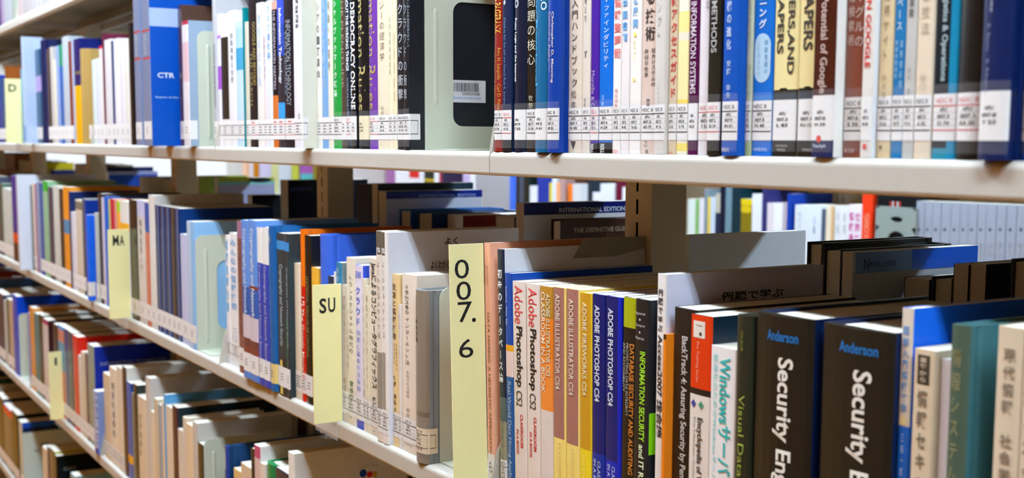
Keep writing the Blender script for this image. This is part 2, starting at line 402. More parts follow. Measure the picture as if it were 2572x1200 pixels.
# ------------------------------------------------------------------ books (sizes in metres)
BOOKS = [
{'x':-4.1357,'y':0.634,'z':1.868,'t':0.0811,'h':0.21,'D':0.148,'c':'#2a3578','l':'navy book on the top shelf,last at the picture edge','stuff':1},
{'x':-4.0663,'y':0.634,'z':1.868,'t':0.0571,'h':0.21,'D':0.148,'c':'#b09ab8','l':'thin lavender book on the top shelf beside the navy one','stuff':1},
{'x':-3.9723,'y':0.634,'z':1.868,'t':0.1302,'h':0.21,'D':0.148,'c':'#bfc3ca','l':'thick white book on the top shelf between lavender and pale green books','stuff':1},
{'x':-3.8678,'y':0.634,'z':1.868,'t':0.0782,'h':0.21,'D':0.148,'c':'#b2beb2','l':'pale green book on the top shelf','stuff':1},
{'x':-3.7649,'y':0.634,'z':1.868,'t':0.073,'h':0.21,'D':0.148,'c':'#cbbcba','l':'pale pink book on the top shelf','S':['n',0.0115,0.043,'#ece9e6',0,0],'stuff':1},
{'x':-3.6488,'y':0.634,'z':1.868,'t':0.1586,'h':0.21,'D':0.148,'c':'#c2bebe','l':'white book with a brown foot on the top shelf','P':[[0,1,0.0153,-0.0013,'#4a342e']],'stuff':1},
{'x':-3.5387,'y':0.634,'z':1.868,'t':0.061,'h':0.21,'D':0.148,'c':'#c4c0c2','l':'white book with a short black foot on the top shelf','P':[[0,1,0.016,0.0008,'#1c1a1e']],'stuff':1},
{'x':-3.481,'y':0.634,'z':1.868,'t':0.0538,'h':0.21,'D':0.148,'c':'#c4c0c2','l':'white book with an orange foot on the top shelf','P':[[0,1,0.0168,0.0029,'#e09040']],'stuff':1},
{'x':-3.3921,'y':0.634,'z':1.868,'t':0.1235,'h':0.21,'D':0.148,'c':'#c0bec4','l':'white book with a navy foot,nearest on the top shelf','P':[[0,1,0.0242,0.0028,'#171b33']],'stuff':1},
{'x':-4.2907,'y':0.634,'z':1.52,'t':0.049,'h':0.21,'D':0.148,'c':'#1a3fae','l':'blue book at the left picture edge behind the D sign,first of three alike','S':['n',0.0115,0.043,'#ece9e6',0,0]},
{'x':-4.2413,'y':0.634,'z':1.52,'t':0.049,'h':0.2085,'D':0.148,'c':'#1a3fae','l':'blue book at the left picture edge behind the D sign,second of three alike','S':['n',0.0115,0.043,'#ece9e6',0,0]},
{'x':-4.1919,'y':0.634,'z':1.52,'t':0.049,'h':0.207,'D':0.148,'c':'#1a3fae','l':'blue book at the left picture edge behind the D sign,third of three alike','S':['n',0.0115,0.043,'#ece9e6',0,0]},
{'x':-4.1409,'y':0.634,'z':1.52,'t':0.0513,'h':0.1958,'D':0.148,'c':'#12629a','l':'teal blue book just left of the yellow D sign,first of two alike','S':['n',0.0115,0.043,'#ece9e6',0,0]},
{'x':-4.0893,'y':0.634,'z':1.52,'t':0.0513,'h':0.1943,'D':0.148,'c':'#12629a','l':'teal blue book just left of the yellow D sign,second of two alike','S':['n',0.0115,0.043,'#ece9e6',0,0]},
{'x':-4.0418,'y':0.634,'z':1.52,'t':0.0427,'h':0.2264,'D':0.165,'c':'#9a5a20','l':'brown and orange book rising behind the yellow D sign'},
{'x':-3.7814,'y':0.634,'z':1.52,'t':0.0331,'h':0.2073,'D':0.148,'c':'#7fc0d8','l':'thin sky blue book touching the right edge of the D sign'},
{'x':-3.5861,'y':0.6047,'z':1.52,'t':0.0237,'h':0.281,'D':0.21,'c':'#bccbe6','l':'wide pale blue folder standing proud,right of the D sign','P':[[0,1,0.0052,0.0465,'#8ea6da']]},
{'x':-3.5376,'y':0.634,'z':1.52,'t':0.0728,'h':0.2463,'D':0.1765,'c':'#0f4f70','l':'dark teal book with pale edges right of the pale blue folder','P':[[0,1,0.1358,0.1769,'#b8a0d0']],'S':['n',0.0115,0.043,'#ece9e6',0,0]},
{'x':-3.4794,'y':0.634,'z':1.52,'t':0.0426,'h':0.2661,'D':0.1765,'c':'#0d1c50','l':'tall navy hardback with a full navy cover on the upper shelf,first of two alike','hc':1},
{'x':-3.4364,'y':0.634,'z':1.52,'t':0.0426,'h':0.2646,'D':0.1765,'c':'#0d1c50','l':'tall navy hardback with a full navy cover on the upper shelf,second of two alike','hc':1},
{'x':-3.3913,'y':0.634,'z':1.52,'t':0.0466,'h':0.239,'D':0.165,'c':'#4a342c','l':'dark brown book right of the tall navy hardback','S':['n',0.0115,0.043,'#ece9e6',0,0]},
{'x':-3.3501,'y':0.634,'z':1.52,'t':0.0354,'h':0.2411,'D':0.165,'c':'#cfcac2','l':'thin grey white book right of the dark brown one','S':['n',0.0115,0.043,'#ece9e6',0,0]},
{'x':-3.3147,'y':0.634,'z':1.52,'t':0.0347,'h':0.2072,'D':0.148,'c':'#e5e0cc','l':'short thin cream book left of the light blue one','S':['n',0.0115,0.043,'#ece9e6',0,0]},
{'x':-3.2776,'y':0.634,'z':1.52,'t':0.0389,'h':0.2388,'D':0.165,'c':'#9fb4de','l':'thin light blue book beside the green topped one','S':['n',0.0115,0.043,'#ece9e6',0,0]},
{'x':-3.2365,'y':0.634,'z':1.52,'t':0.0428,'h':0.2393,'D':0.165,'c':'#3a72b8','l':'blue book with a green head on the upper shelf','P':[[0,1,0.1881,0.2393,'#2f9a78']],'S':['n',0.0115,0.043,'#ece9e6',0,0]},
{'x':-3.1801,'y':0.634,'z':1.52,'t':0.0693,'h':0.2552,'D':0.1765,'c':'#c3ccd4','l':'tall pale grey book left of the rust brown one','S':['n',0.0115,0.043,'#ece9e6',0,0]},
{'x':-3.1273,'y':0.634,'z':1.52,'t':0.0357,'h':0.2406,'D':0.165,'c':'#8a3d20','l':'rust brown book on the upper shelf','S':['n',0.0115,0.043,'#ece9e6',0,0]},
{'x':-3.0982,'y':0.634,'z':1.52,'t':0.0218,'h':0.2437,'D':0.165,'c':'#b4bcd2','l':'thin grey blue book between rust brown and yellow footed books'},
{'x':-3.0526,'y':0.634,'z':1.52,'t':0.0687,'h':0.2414,'D':0.165,'c':'#15246e','l':'navy book with a bright yellow lower half','P':[[0,1,0.0,0.1342,'#f2bc12'],[0,1,0.1604,0.1676,'#7c7060']]},
{'x':-2.9993,'y':0.634,'z':1.52,'t':0.0373,'h':0.2157,'D':0.148,'c':'#bfa468','l':'first of three matching tan volumes,next to the yellow book'},
{'x':-2.9621,'y':0.634,'z':1.52,'t':0.0365,'h':0.2135,'D':0.148,'c':'#bda266','l':'middle one of the three matching tan volumes'},
{'x':-2.9297,'y':0.634,'z':1.52,'t':0.0278,'h':0.2114,'D':0.148,'c':'#bba064','l':'third tan volume,touching the pale white books','S':['n',0.0115,0.043,'#ece9e6',0,0]},
{'x':-2.8851,'y':0.634,'z':1.52,'t':0.0327,'h':0.1848,'D':0.13,'c':'#dde8e4','l':'short white book with a pale green edge beside the tan volumes','S':['n',0.0115,0.043,'#ece9e6',0,0]},
{'x':-2.8476,'y':0.634,'z':1.52,'t':0.0416,'h':0.1858,'D':0.13,'c':'#dfe3ee','l':'short bluish white book second from the tan volumes','S':['n',0.0115,0.043,'#ece9e6',0,0]},
{'x':-2.8117,'y':0.634,'z':1.52,'t':0.0295,'h':0.2103,'D':0.148,'c':'#ece8e6','l':'white book with a red tip on the upper shelf','P':[[0,1,0.2044,0.2103,'#d03050']],'S':['n',0.0115,0.043,'#ece9e6',0,0]},
{'x':-2.7876,'y':0.634,'z':1.52,'t':0.0181,'h':0.2349,'D':0.165,'c':'#6e2a48','l':'tall thin maroon book on the upper shelf','S':['n',0.0115,0.043,'#ece9e6',0,0]},
{'x':-2.748,'y':0.634,'z':1.52,'t':0.0606,'h':0.2197,'D':0.148,'c':'#e6e3e4','l':'white book right of the tall maroon one','S':['n',0.0115,0.043,'#ece9e6',0,0]},
{'x':-2.7071,'y':0.634,'z':1.52,'t':0.0206,'h':0.2142,'D':0.148,'c':'#39507e','l':'thin slate blue book between two white books','S':['n',0.0115,0.043,'#ece9e6',0,0]},
{'x':-2.6744,'y':0.634,'z':1.52,'t':0.0441,'h':0.2168,'D':0.148,'c':'#f0eff2','l':'first of three thick white volumes left of the black one','S':['n',0.0115,0.043,'#ece9e6',0,0]},
{'x':-2.6307,'y':0.634,'z':1.52,'t':0.0428,'h':0.2139,'D':0.148,'c':'#eceaf0','l':'second of three thick white volumes left of the black one','S':['n',0.0115,0.043,'#ece9e6',0,0]},
{'x':-2.5898,'y':0.634,'z':1.52,'t':0.0384,'h':0.2111,'D':0.148,'c':'#efece4','l':'third thick white volume touching the tall black one','S':['n',0.0115,0.043,'#ece9e6',0,0]},
{'x':-2.5546,'y':0.634,'z':1.52,'t':0.0312,'h':0.2392,'D':0.165,'c':'#1a1c22','l':'tall black book left of the grey and blue folders'},
{'x':-2.396,'y':0.606,'z':1.52,'t':0.0434,'h':0.3,'D':0.225,'c':'#8f99b4','l':'left one of two grey blue folders with red marks','P':[[0,1,0.2066,0.2109,'#c06060'],[0,1,0.1576,0.162,'#c06060']],'T':[['r','ARCHIVE',0.2044,0.1649,'#b9c0d0',0.0,0.4,0]],'S':['n',0.0115,0.043,'#ece9e6',0,0]},
{'x':-2.2641,'y':0.588,'z':1.52,'t':0.051,'h':0.3,'D':0.225,'c':'#0f5ab8','l':'large blue folder with white pixel lettering on its cover','sp':'#8d97b2','P':[[0,1,0.1986,0.2027,'#c06060'],[0,1,0.1508,0.1549,'#c06060']],'T':[['r','ARCHIVE',0.1945,0.1583,'#b9c0d0',0.0,0.4,0]],'S':['n',0.0115,0.043,'#ece9e6',0,0],'C':[['CTR',0.0137,0.0434,0.1187,0.1277,'#dfe6f2'],['Report of the',0.0093,0.0487,0.0826,0.0867,'#a9c4e8']],'B':[[0.2077,0.2392,'#b4c4e6']]},
{'x':-2.207,'y':0.634,'z':1.52,'t':0.0298,'h':0.2425,'D':0.165,'c':'#5a4238','l':'thin dark brown book right of the large blue folder','S':['n',0.0115,0.043,'#ece9e6',0,0]},
{'x':-2.1191,'y':0.6157,'z':1.52,'t':0.0347,'h':0.208,'D':0.19,'c':'#9fb0c4','l':'grey blue book with a white and pink spine beside the bookend','sp':'#ece4e6','P':[[0,1,0.2015,0.208,'#c04058'],[0,1,0.1076,0.1729,'#e6c8cc']],'S':['n',0.0115,0.043,'#ece9e6',0,0.012]},
{'x':-2.0168,'y':0.634,'z':1.52,'t':0.0165,'h':0.28,'D':0.1765,'c':'#c8c8cc','l':'tall silver book right after the first shelf joint','T':[['r','SEARCH ENGINE SOCIETY',0.1641,0.0629,'#4a4a50',0.0,0.6,0]],'S':['n',0.0115,0.0405,'#ece9e6',1,0]},
{'x':-1.9936,'y':0.634,'z':1.52,'t':0.0156,'h':0.2103,'D':0.148,'c':'#f0ecf4','l':'white book with purple blocks on its spine','P':[[0,1,0.171,0.1766,'#c090e0'],[0,1,0.0909,0.1279,'#b06ad0']],'S':['k',0.0115,0.0405,'#ece9e6',1,0]},
{'x':-1.9675,'y':0.634,'z':1.52,'t':0.036,'h':0.1931,'D':0.13,'c':'#f0eeea','l':'white book with a dark olive spine panel','P':[[0,1,0.043,0.1715,'#3c382e']],'S':['k',0.0115,0.0405,'#ece9e6',1,0]},
{'x':-1.9309,'y':0.634,'z':1.52,'t':0.0368,'h':0.2098,'D':0.148,'c':'#f0eef0','l':'white book with small black characters,left of the sky blue one','T':[['v','情報検索の世界',0.1769,0.0979,'#707078',0.1,0.35,0]],'S':['k',0.0115,0.0405,'#ece9e6',1,0]},
{'x':-1.8943,'y':0.634,'z':1.52,'t':0.0356,'h':0.1906,'D':0.13,'c':'#cfe4f2','l':'white book with a sky blue and teal spine','P':[[0,1,0.1505,0.1803,'#bcdcee'],[0,1,0.117,0.1505,'#58b0d4'],[0,1,0.0104,0.0239,'#90cfe8']],'S':['k',0.0115,0.0405,'#ece9e6',1,0]},
{'x':-1.8717,'y':0.634,'z':1.52,'t':0.009,'h':0.209,'D':0.148,'c':'#0f8a90','l':'tall thin teal book beside the sky blue one'},
{'x':-1.8589,'y':0.634,'z':1.52,'t':0.0162,'h':0.1871,'D':0.13,'c':'#ddd6c4','l':'thin cream book left of the black and gold one','S':['k',0.0115,0.0405,'#ece9e6',1,0]},
{'x':-1.8327,'y':0.634,'z':1.52,'t':0.0355,'h':0.235,'D':0.165,'c':'#2c2a2e','l':'black book with gold lettering on the upper shelf','T':[['r','GOOGLE AND BEYOND',0.1845,0.0914,'#a8904a',0.25,0.3,0],['r','THE SEARCH',0.141,0.062,'#8a7a4a',-0.15,0.35,0]],'S':['r',0.0115,0.0405,'#ece9e6',1,0]},
{'x':-1.8009,'y':0.634,'z':1.52,'t':0.0275,'h':0.21,'D':0.148,'c':'#ede9e4','l':'white book with faint blue lettering right of the black and gold one','T':[['v','情報化社会論',0.1962,0.0874,'#b4cfe2',0.0,0.5,0]],'S':['k',0.0115,0.0405,'#ece9e6',1,0]},
{'x':-1.7793,'y':0.634,'z':1.52,'t':0.015,'h':0.2075,'D':0.148,'c':'#eadfdf','l':'thin pinkish white book on the upper shelf','T':[['v','図書館の未来',0.1606,0.0981,'#9a9aa8',0.0,0.5,0]],'S':['k',0.0115,0.0405,'#ece9e6',1,0]},
{'x':-1.7608,'y':0.634,'z':1.52,'t':0.0215,'h':0.2095,'D':0.148,'c':'#e6eaf0','l':'white book with bright blue lettering','T':[['v','ウェブ進化論',0.2041,0.1256,'#5aa4e2',0.0,0.6,0]],'S':['k',0.0115,0.0405,'#ece9e6',1,0]},
{'x':-1.7392,'y':0.634,'z':1.52,'t':0.021,'h':0.207,'D':0.148,'c':'#1e1c24','l':'black book with a peach head and orange foot','P':[[0,1,0.195,0.207,'#e0b0a0'],[0,1,0.0401,0.074,'#d8803c'],[0,1,0.0,0.0106,'#d07830']],'T':[['r','THE INFORMATION MASTERS',0.1939,0.0824,'#c8bcc8',0.1,0.4,0]],'S':['r',0.0115,0.0405,'#ece9e6',1,0]},
{'x':-1.7157,'y':0.634,'z':1.52,'t':0.0254,'h':0.235,'D':0.165,'c':'#3e3a42','l':'dark book with blue head and sky blue foot panel','P':[[0,1,0.1728,0.2219,'#4860d0'],[0,1,0.1288,0.1728,'#3a58b0'],[0,1,0.0398,0.0633,'#48a8e0']],'T':[['r','Information Technology',0.1946,0.09,'#f0f0f4',0.05,0.5,1]],'S':['r',0.0115,0.0405,'#ece9e6',1,0]},
{'x':-1.6802,'y':0.634,'z':1.52,'t':0.0451,'h':0.235,'D':0.165,'c':'#1d1f2a','l':'black book with grey capital lettering,left of the cream one','T':[['r','INFORMATION TECHNOLOGY',0.1758,0.0587,'#9aa0a8',-0.05,0.4,0],['r','FOR LIBRARIES',0.1596,0.0752,'#70767e',-0.3,0.22,0]],'S':['r',0.0115,0.0405,'#ece9e6',1,0]},
{'x':-1.5965,'y':0.6133,'z':1.52,'t':0.0288,'h':0.25,'D':0.175,'c':'#dfddcf','l':'wide cream book whose plain cover shows beside its spine','sp':'#ebe8ee','T':[['r','情報 社会 経済 論',0.1985,0.1575,'#3a3a40',0.1,0.35,1],['v','岩波',0.0459,0.0381,'#555555',0.2,0.25,0]],'S':['k',0.0115,0.0405,'#ece9e6',1,0.008]},
{'x':-1.5722,'y':0.634,'z':1.52,'t':0.0164,'h':0.21,'D':0.148,'c':'#f0ece4','l':'white book with slanted black characters,left of the light blue one','T':[['v','ロシアのIT革命',0.2128,0.0899,'#5a5a5e',0.0,0.75,0]],'S':['k',0.0115,0.0405,'#ece9e6',1,0]},
{'x':-1.5529,'y':0.634,'z':1.52,'t':0.0215,'h':0.215,'D':0.148,'c':'#84aed8','l':'light blue book with white lettering','T':[['v','情報通信の経済学',0.2109,0.0738,'#b8d2ec',0.0,0.5,0]],'S':['k',0.0115,0.0405,'#ece9e6',1,0]},
{'x':-1.5339,'y':0.634,'z':1.52,'t':0.0158,'h':0.21,'D':0.148,'c':'#efe6d4','l':'cream book between the light blue and green ones','T':[['v','記号論への招待',0.204,0.0986,'#66625c',-0.1,0.5,0]],'S':['k',0.0115,0.0405,'#ece9e6',1,0]},
{'x':-1.5122,'y':0.634,'z':1.52,'t':0.0272,'h':0.215,'D':0.148,'c':'#1fa04a','l':'bright green book with white characters','T':[['v','ソーシャルブックマーク概論',0.2313,0.065,'#cfeed6',-0.1,0.42,1]],'S':['k',0.0115,0.0405,'#ece9e6',2,0]},
{'x':-1.4914,'y':0.634,'z':1.52,'t':0.0138,'h':0.215,'D':0.148,'c':'#5a4c40','l':'thin brown book right of the bright green one','T':[['r','THE PLENITUDE',0.1949,0.0768,'#9a8a72',0.0,0.45,0]],'S':['n',0.0115,0.0405,'#ece9e6',2,0]},
{'x':-1.4762,'y':0.634,'z':1.52,'t':0.0161,'h':0.235,'D':0.165,'c':'#20303f','l':'dark slate book with white capitals,second left of the black gold one','T':[['r','WORRYING ABOUT THE WRONG THINGS',0.2416,0.097,'#e8ecf0',0.0,0.5,1],['r','JACQUELINE KLEE CADE',0.0886,0.0392,'#aab4bc',0.0,0.3,0]],'S':['r',0.0115,0.0405,'#ece9e6',2,0]},
{'x':-1.46,'y':0.634,'z':1.52,'t':0.0158,'h':0.235,'D':0.165,'c':'#17191f','l':'black book with bold white capitals','T':[['r','DEMOCRACY ONLINE',0.1799,0.0488,'#f4f4f4',0.0,0.8,1]],'S':['n',0.0115,0.0405,'#ece9e6',2,0]},
{'x':-1.4357,'y':0.634,'z':1.52,'t':0.0322,'h':0.24,'D':0.165,'c':'#1a1a1c','l':'black book with gold small capitals beside its purple twin','hc':1,'T':[['r','Information Rules',0.232,0.0469,'#b9aa6a',0.0,0.6,0]],'S':['n',0.0115,0.0405,'#e8dcb8',2,0]},
{'x':-1.4043,'y':0.634,'z':1.52,'t':0.0299,'h':0.24,'D':0.165,'c':'#7a48a4','l':'purple book with gold small capitals beside its black twin','hc':1,'T':[['r','Information Rules',0.2283,0.0477,'#b8a05c',0.0,0.6,0]],'S':['r',0.0115,0.0405,'#ece9e6',2,0]},
{'x':-1.3735,'y':0.634,'z':1.52,'t':0.0311,'h':0.215,'D':0.148,'c':'#e8dcc4','l':'cream book with grey characters right of the purple one','T':[['v','エコロジーの経済学',0.2155,0.103,'#9a8e78',0.0,0.5,0],['v','松岡',0.0518,0.0401,'#a89878',0.0,0.3,0]],'S':['k',0.0115,0.0405,'#ece9e6',2,0]},
{'x':-1.3512,'y':0.634,'z':1.52,'t':0.0128,'h':0.21,'D':0.148,'c':'#efe2c6','l':'first of two thin cream volumes left of the black pair','T':[['v','世界情報通信産業',0.1543,0.0858,'#8a7e68',0.0,0.35,0]],'S':['k',0.0115,0.0405,'#ece9e6',2,0]},
{'x':-1.3395,'y':0.634,'z':1.52,'t':0.01,'h':0.2,'D':0.148,'c':'#f0e2c2','l':'second of two thin cream volumes,touching the black pair','T':[['v','情報産業論',0.1353,0.0534,'#a08e70',0.0,0.3,0]],'S':['k',0.0115,0.0405,'#ece9e6',2,0]},
{'x':-1.3217,'y':0.634,'z':1.52,'t':0.025,'h':0.215,'D':0.148,'c':'#22262c','l':'left one of two black books with silver characters','T':[['v','クラウドの衝撃',0.1678,0.0553,'#c4c8cc',-0.08,0.62,0],['r','情報史上最大の創造的破壊が始まった',0.179,0.1163,'#8a9096',0.35,0.22,0]],'S':['k',0.0115,0.0405,'#ece9e6',2,0]},
{'x':-1.3003,'y':0.6295,'z':1.52,'t':0.0142,'h':0.215,'D':0.148,'c':'#22262c','l':'right one of two black books with silver characters,cover showing','T':[['v','クラウドの衝撃',0.1653,0.0546,'#a4a8ac',-0.08,0.62,0],['r','情報史上最大の創造的破壊が始まった',0.1762,0.1146,'#8a9096',0.4,0.22,0]],'S':['k',0.0115,0.0405,'#ece9e6',2,0.0125]},
{'x':-1.0924,'y':0.6285,'z':1.52,'t':0.0176,'h':0.235,'D':0.165,'c':'#8e2b26','l':'dark red book with gold lettering,first after the large bookend','hc':1,'T':[['r','GOOGLE S PAGERANK',0.1753,0.1156,'#d8a838',0.05,0.6,1],['r','Amy N. Langville · Carl D. Meyer',0.102,0.0396,'#d0a040',0.18,0.34,0],['r','THE SCIENCE OF RANKINGS',0.1001,0.0443,'#c89038',-0.3,0.26,0]],'S':['k',0.0115,0.0405,'#ece9e6',2,0]},
{'x':-1.0742,'y':0.6285,'z':1.52,'t':0.0182,'h':0.235,'D':0.165,'c':'#1c2c4c','l':'dark navy book with pale blue author line','P':[[0,1,0.0,0.0141,'#1b2028']],'T':[['r','Software',0.1771,0.1422,'#e8ecf0',-0.1,0.3,1],['r','Edited by Sun Sun Lim and Cheryll Ruth R. Soriano',0.1296,0.0463,'#6a88b0',-0.15,0.28,0]],'S':['r',0.0115,0.0405,'#ece9e6',2,0]},
{'x':-1.0529,'y':0.629,'z':1.52,'t':0.0238,'h':0.24,'D':0.165,'c':'#101b34','l':'dark navy hardback with white lettering about fuzzy logic','hc':1,'T':[['r','Fuzzy Logic and the Internet',0.1278,0.0674,'#f0f2f6',-0.2,0.3,1],['h','❂',0.1466,0.1364,'#c8ccd4',-0.1,0.35,0]],'S':['n',0.0115,0.0405,'#ece9e6',2,0]},
{'x':-1.0314,'y':0.631,'z':1.52,'t':0.0187,'h':0.195,'D':0.148,'c':'#26241f','l':'black book with large silver characters between navy and teal hardbacks','T':[['v','捕鯨問題の核心',0.1748,0.0807,'#cfc8b4',0.0,0.85,0],['v','牧野',0.0545,0.0401,'#c0b8a4',0.0,0.45,0]],'S':['k',0.0115,0.0405,'#ece9e6',2,0]},
{'x':-1.0052,'y':0.624,'z':1.52,'t':0.0262,'h':0.245,'D':0.182,'c':'#126a94','l':'teal hardback with bright blue lettering','hc':1,'T':[['r','to',0.1439,0.1302,'#d8e4ec',0.25,0.32,0],['r','Information Retrieval',0.2088,0.0619,'#2fa6dc',-0.25,0.28,1]],'S':['n',0.0115,0.0405,'#ece9e6',2,0]},
{'x':-0.9823,'y':0.622,'z':1.52,'t':0.019,'h':0.25,'D':0.182,'c':'#1248a0','l':'thick blue hardback with three author names','hc':1,'T':[['r','Christopher D. Manning',0.1272,0.0632,'#d2c4c0',0.12,0.2,1],['r','Prabhakar Raghavan',0.1272,0.0732,'#c4b8c0',-0.12,0.17,0],['r','Hinrich Schütze',0.1265,0.0832,'#c8bcc4',-0.3,0.15,0]],'S':['k',0.0115,0.0405,'#ece9e6',2,0]},
{'x':-0.9609,'y':0.634,'z':1.52,'t':0.0233,'h':0.21,'D':0.148,'c':'#e2d4c4','l':'cream book with thin black characters right of the blue hardback','T':[['v','入門ハンドブック',0.1385,0.058,'#3a342e',0.0,0.5,0],['v','松本',0.0573,0.0388,'#5a5248',-0.05,0.4,0],['h','▼',0.0104,0.0029,'#1c1c1c',-0.05,0.5,0]],'S':['k',0.0115,0.0405,'#ece9e6',2,0]},
{'x':-0.9426,'y':0.634,'z':1.52,'t':0.0128,'h':0.19,'D':0.13,'c':'#e0d6ca','l':'thin cream book with small characters and a tree mark','T':[['v','情報の考え方',0.1593,0.1149,'#5a5048',-0.1,0.4,0],['h','Y',0.0904,0.0845,'#6a6058',-0.05,0.5,1],['v','編著',0.0493,0.0405,'#7a7068',-0.1,0.3,0]],'S':['k',0.0115,0.0405,'#ece9e6',2,0]},
{'x':-0.9296,'y':0.634,'z':1.52,'t':0.0125,'h':0.23,'D':0.165,'c':'#56309c','l':'purple book with white edge beside the bright blue one','P':[[0,1,0.0,0.0087,'#1c1a1c']],'T':[['r','Morville & Callender',0.0723,0.0193,'#b8a8d4',-0.1,0.4,0],['r','REILLY',0.008,-0.0025,'#e0dcd8',-0.15,0.35,1]],'S':['r',0.0115,0.0405,'#ece9e6',2,0]},
{'x':-0.9124,'y':0.634,'z':1.52,'t':0.0213,'h':0.21,'D':0.148,'c':'#1478d2','l':'bright blue book with white characters and a black foot','P':[[0,1,0.0,0.0095,'#1a1a1c']],'T':[['v','・ファインダビリティ',0.134,0.0726,'#e4f0fa',0.05,0.45,0],['v','浅野',0.0516,0.0392,'#a8d0f0',-0.15,0.22,0],['r','REILLY',0.0081,-0.0023,'#d8d4cc',-0.15,0.3,1]],'S':['k',0.0115,0.0405,'#ece9e6',2,0]},
{'x':-0.8955,'y':0.634,'z':1.52,'t':0.0119,'h':0.18,'D':0.13,'c':'#f0ece8','l':'white book with large pink characters','T':[['v','超情報整理術',0.1441,0.0802,'#e07878',0.05,0.85,1],['v','壺阪龍哉',0.0559,0.0389,'#e09890',0.0,0.5,0],['h','講談社',0.0037,-0.0001,'#e08880',0.0,0.7,0]],'S':['k',0.0115,0.0405,'#ece9e6',2,0]},
{'x':-0.8834,'y':0.634,'z':1.52,'t':0.0119,'h':0.21,'D':0.148,'c':'#ece4e2','l':'white book with large blue characters about a library','T':[['v','大学図書館',0.1396,0.0936,'#5aa0d8',-0.05,0.65,1]],'S':['k',0.0115,0.0405,'#ece9e6',2,0]},
{'x':-0.8691,'y':0.634,'z':1.52,'t':0.0159,'h':0.21,'D':0.148,'c':'#f0eae4','l':'white book with pale yellow dots and blue characters','T':[['v','新たな展開',0.1512,0.1036,'#78aede',0.0,0.5,1],['h','●',0.1013,0.0974,'#f0e070',0.0,0.25,0],['h','●',0.0636,0.0603,'#f0e070',-0.05,0.22,0],['v','情報検索',0.096,0.0788,'#f2ecc0',-0.05,0.3,0]],'S':['k',0.0115,0.0405,'#ece9e6',2,0]},
{'x':-0.8496,'y':0.634,'z':1.52,'t':0.0225,'h':0.21,'D':0.148,'c':'#dcc8bc','l':'pinkish beige book with bold black characters','T':[['v','支える技術',0.1638,0.0916,'#2e2420',0.05,0.6,1],['v','巨大システムの',0.0871,0.055,'#4a3c36',0.28,0.26,1],['v','内側の世界',0.0871,0.0629,'#4a3c36',-0.15,0.26,1],['v','西田',0.0459,0.0393,'#2e2420',0.0,0.22,1],['h','乙',0.0106,0.0063,'#444444',-0.1,0.25,0],['h','印',0.0037,0.0004,'#222222',-0.05,0.3,1]],'S':['k',0.0115,0.0405,'#ece9e6',2,0]},
{'x':-0.831,'y':0.6308,'z':1.52,'t':0.0142,'h':0.205,'D':0.148,'c':'#d9d3cc','l':'pale grey book with grey characters and white fore edge','T':[['v','マッピング',0.1547,0.1023,'#a8a29a',-0.05,0.5,0],['h','▲',0.0985,0.0953,'#9a968e',-0.1,0.3,0],['v','小川千代子',0.0581,0.0407,'#b0aaa0',-0.05,0.3,0]],'S':['k',0.0115,0.0405,'#ece9e6',2,0]},
{'x':-0.8179,'y':0.634,'z':1.52,'t':0.0104,'h':0.21,'D':0.148,'c':'#d9c7ac','l':'beige book with bold red characters','T':[['v','情報アクセスガイド',0.1378,0.0443,'#c4403c',0.15,0.8,1],['h','草炎',0.0027,0.0001,'#c05048',0.0,0.5,0]],'S':['k',0.0115,0.0405,'#ece9e6',2,0]},
{'x':-0.8051,'y':0.634,'z':1.52,'t':0.014,'h':0.21,'D':0.148,'c':'#ece4d2','l':'cream book with pale yellow blocks on its spine','P':[[0,1,0.0968,0.1131,'#f4e4a0'],[0,1,0.044,0.0902,'#f2e6b0'],[0,1,0.0396,0.044,'#f0d868'],[0,1,0.0028,0.0091,'#f2dc78']],'S':['k',0.0115,0.0405,'#ece9e6',2,0]},
{'x':-0.7916,'y':0.634,'z':1.52,'t':0.0118,'h':0.235,'D':0.165,'c':'#561148','l':'dark purple book with grey capitals about systems','T':[['r','INFORMATION SYSTEMS',0.1196,0.048,'#cdbcc8',0.0,0.6,1]],'S':['n',0.0115,0.0405,'#ece9e6',2,0]},
{'x':-0.7765,'y':0.634,'z':1.52,'t':0.0176,'h':0.235,'D':0.165,'c':'#e6dfe2','l':'white book with faint ruled lines left of the black one','T':[['r','情報 科学',0.1262,0.1122,'#8a8490',0.1,0.3,0]],'S':['r',0.0115,0.0405,'#ece9e6',2,0]},
{'x':-0.7593,'y':0.628,'z':1.52,'t':0.0158,'h':0.235,'D':0.165,'c':'#26241f','l':'black book with grey capitals about methods','T':[['r','STATISTICAL METHODS',0.1684,0.0777,'#a8a4a0',0.0,0.42,1]],'S':['r',0.0115,0.0405,'#ece9e6',2,0]},
{'x':-0.7382,'y':0.626,'z':1.52,'t':0.0181,'h':0.21,'D':0.148,'c':'#1a5db4','l':'thick blue book with white characters and a blue cover edge','T':[['v','恐怖の危機の進化',0.1535,0.078,'#b8cce8',-0.08,0.34,1],['v','安藤 幸央',0.0716,0.042,'#a8bcdc',-0.05,0.3,1],['h','翔泳社',0.0061,0.0028,'#e8e0d0',-0.15,0.5,0]],'S':['k',0.0115,0.0405,'#ece9e6',2,0]},
{'x':-0.7258,'y':0.634,'z':1.52,'t':0.0061,'h':0.21,'D':0.148,'c':'#c9ceb8','l':'pale book filled with green characters','P':[[0,1,0.0,0.01,'#b0c094']],'T':[['v','検索エンジンは脳の夢を見る',0.1473,0.0817,'#88a474',0.0,0.5,0],['v','情報検索',0.0685,0.042,'#98ae84',-0.15,0.35,0],['v','技術入門',0.0685,0.042,'#88a474',0.25,0.35,0]],'S':['k',0.0115,0.0405,'#ece9e6',2,0]},
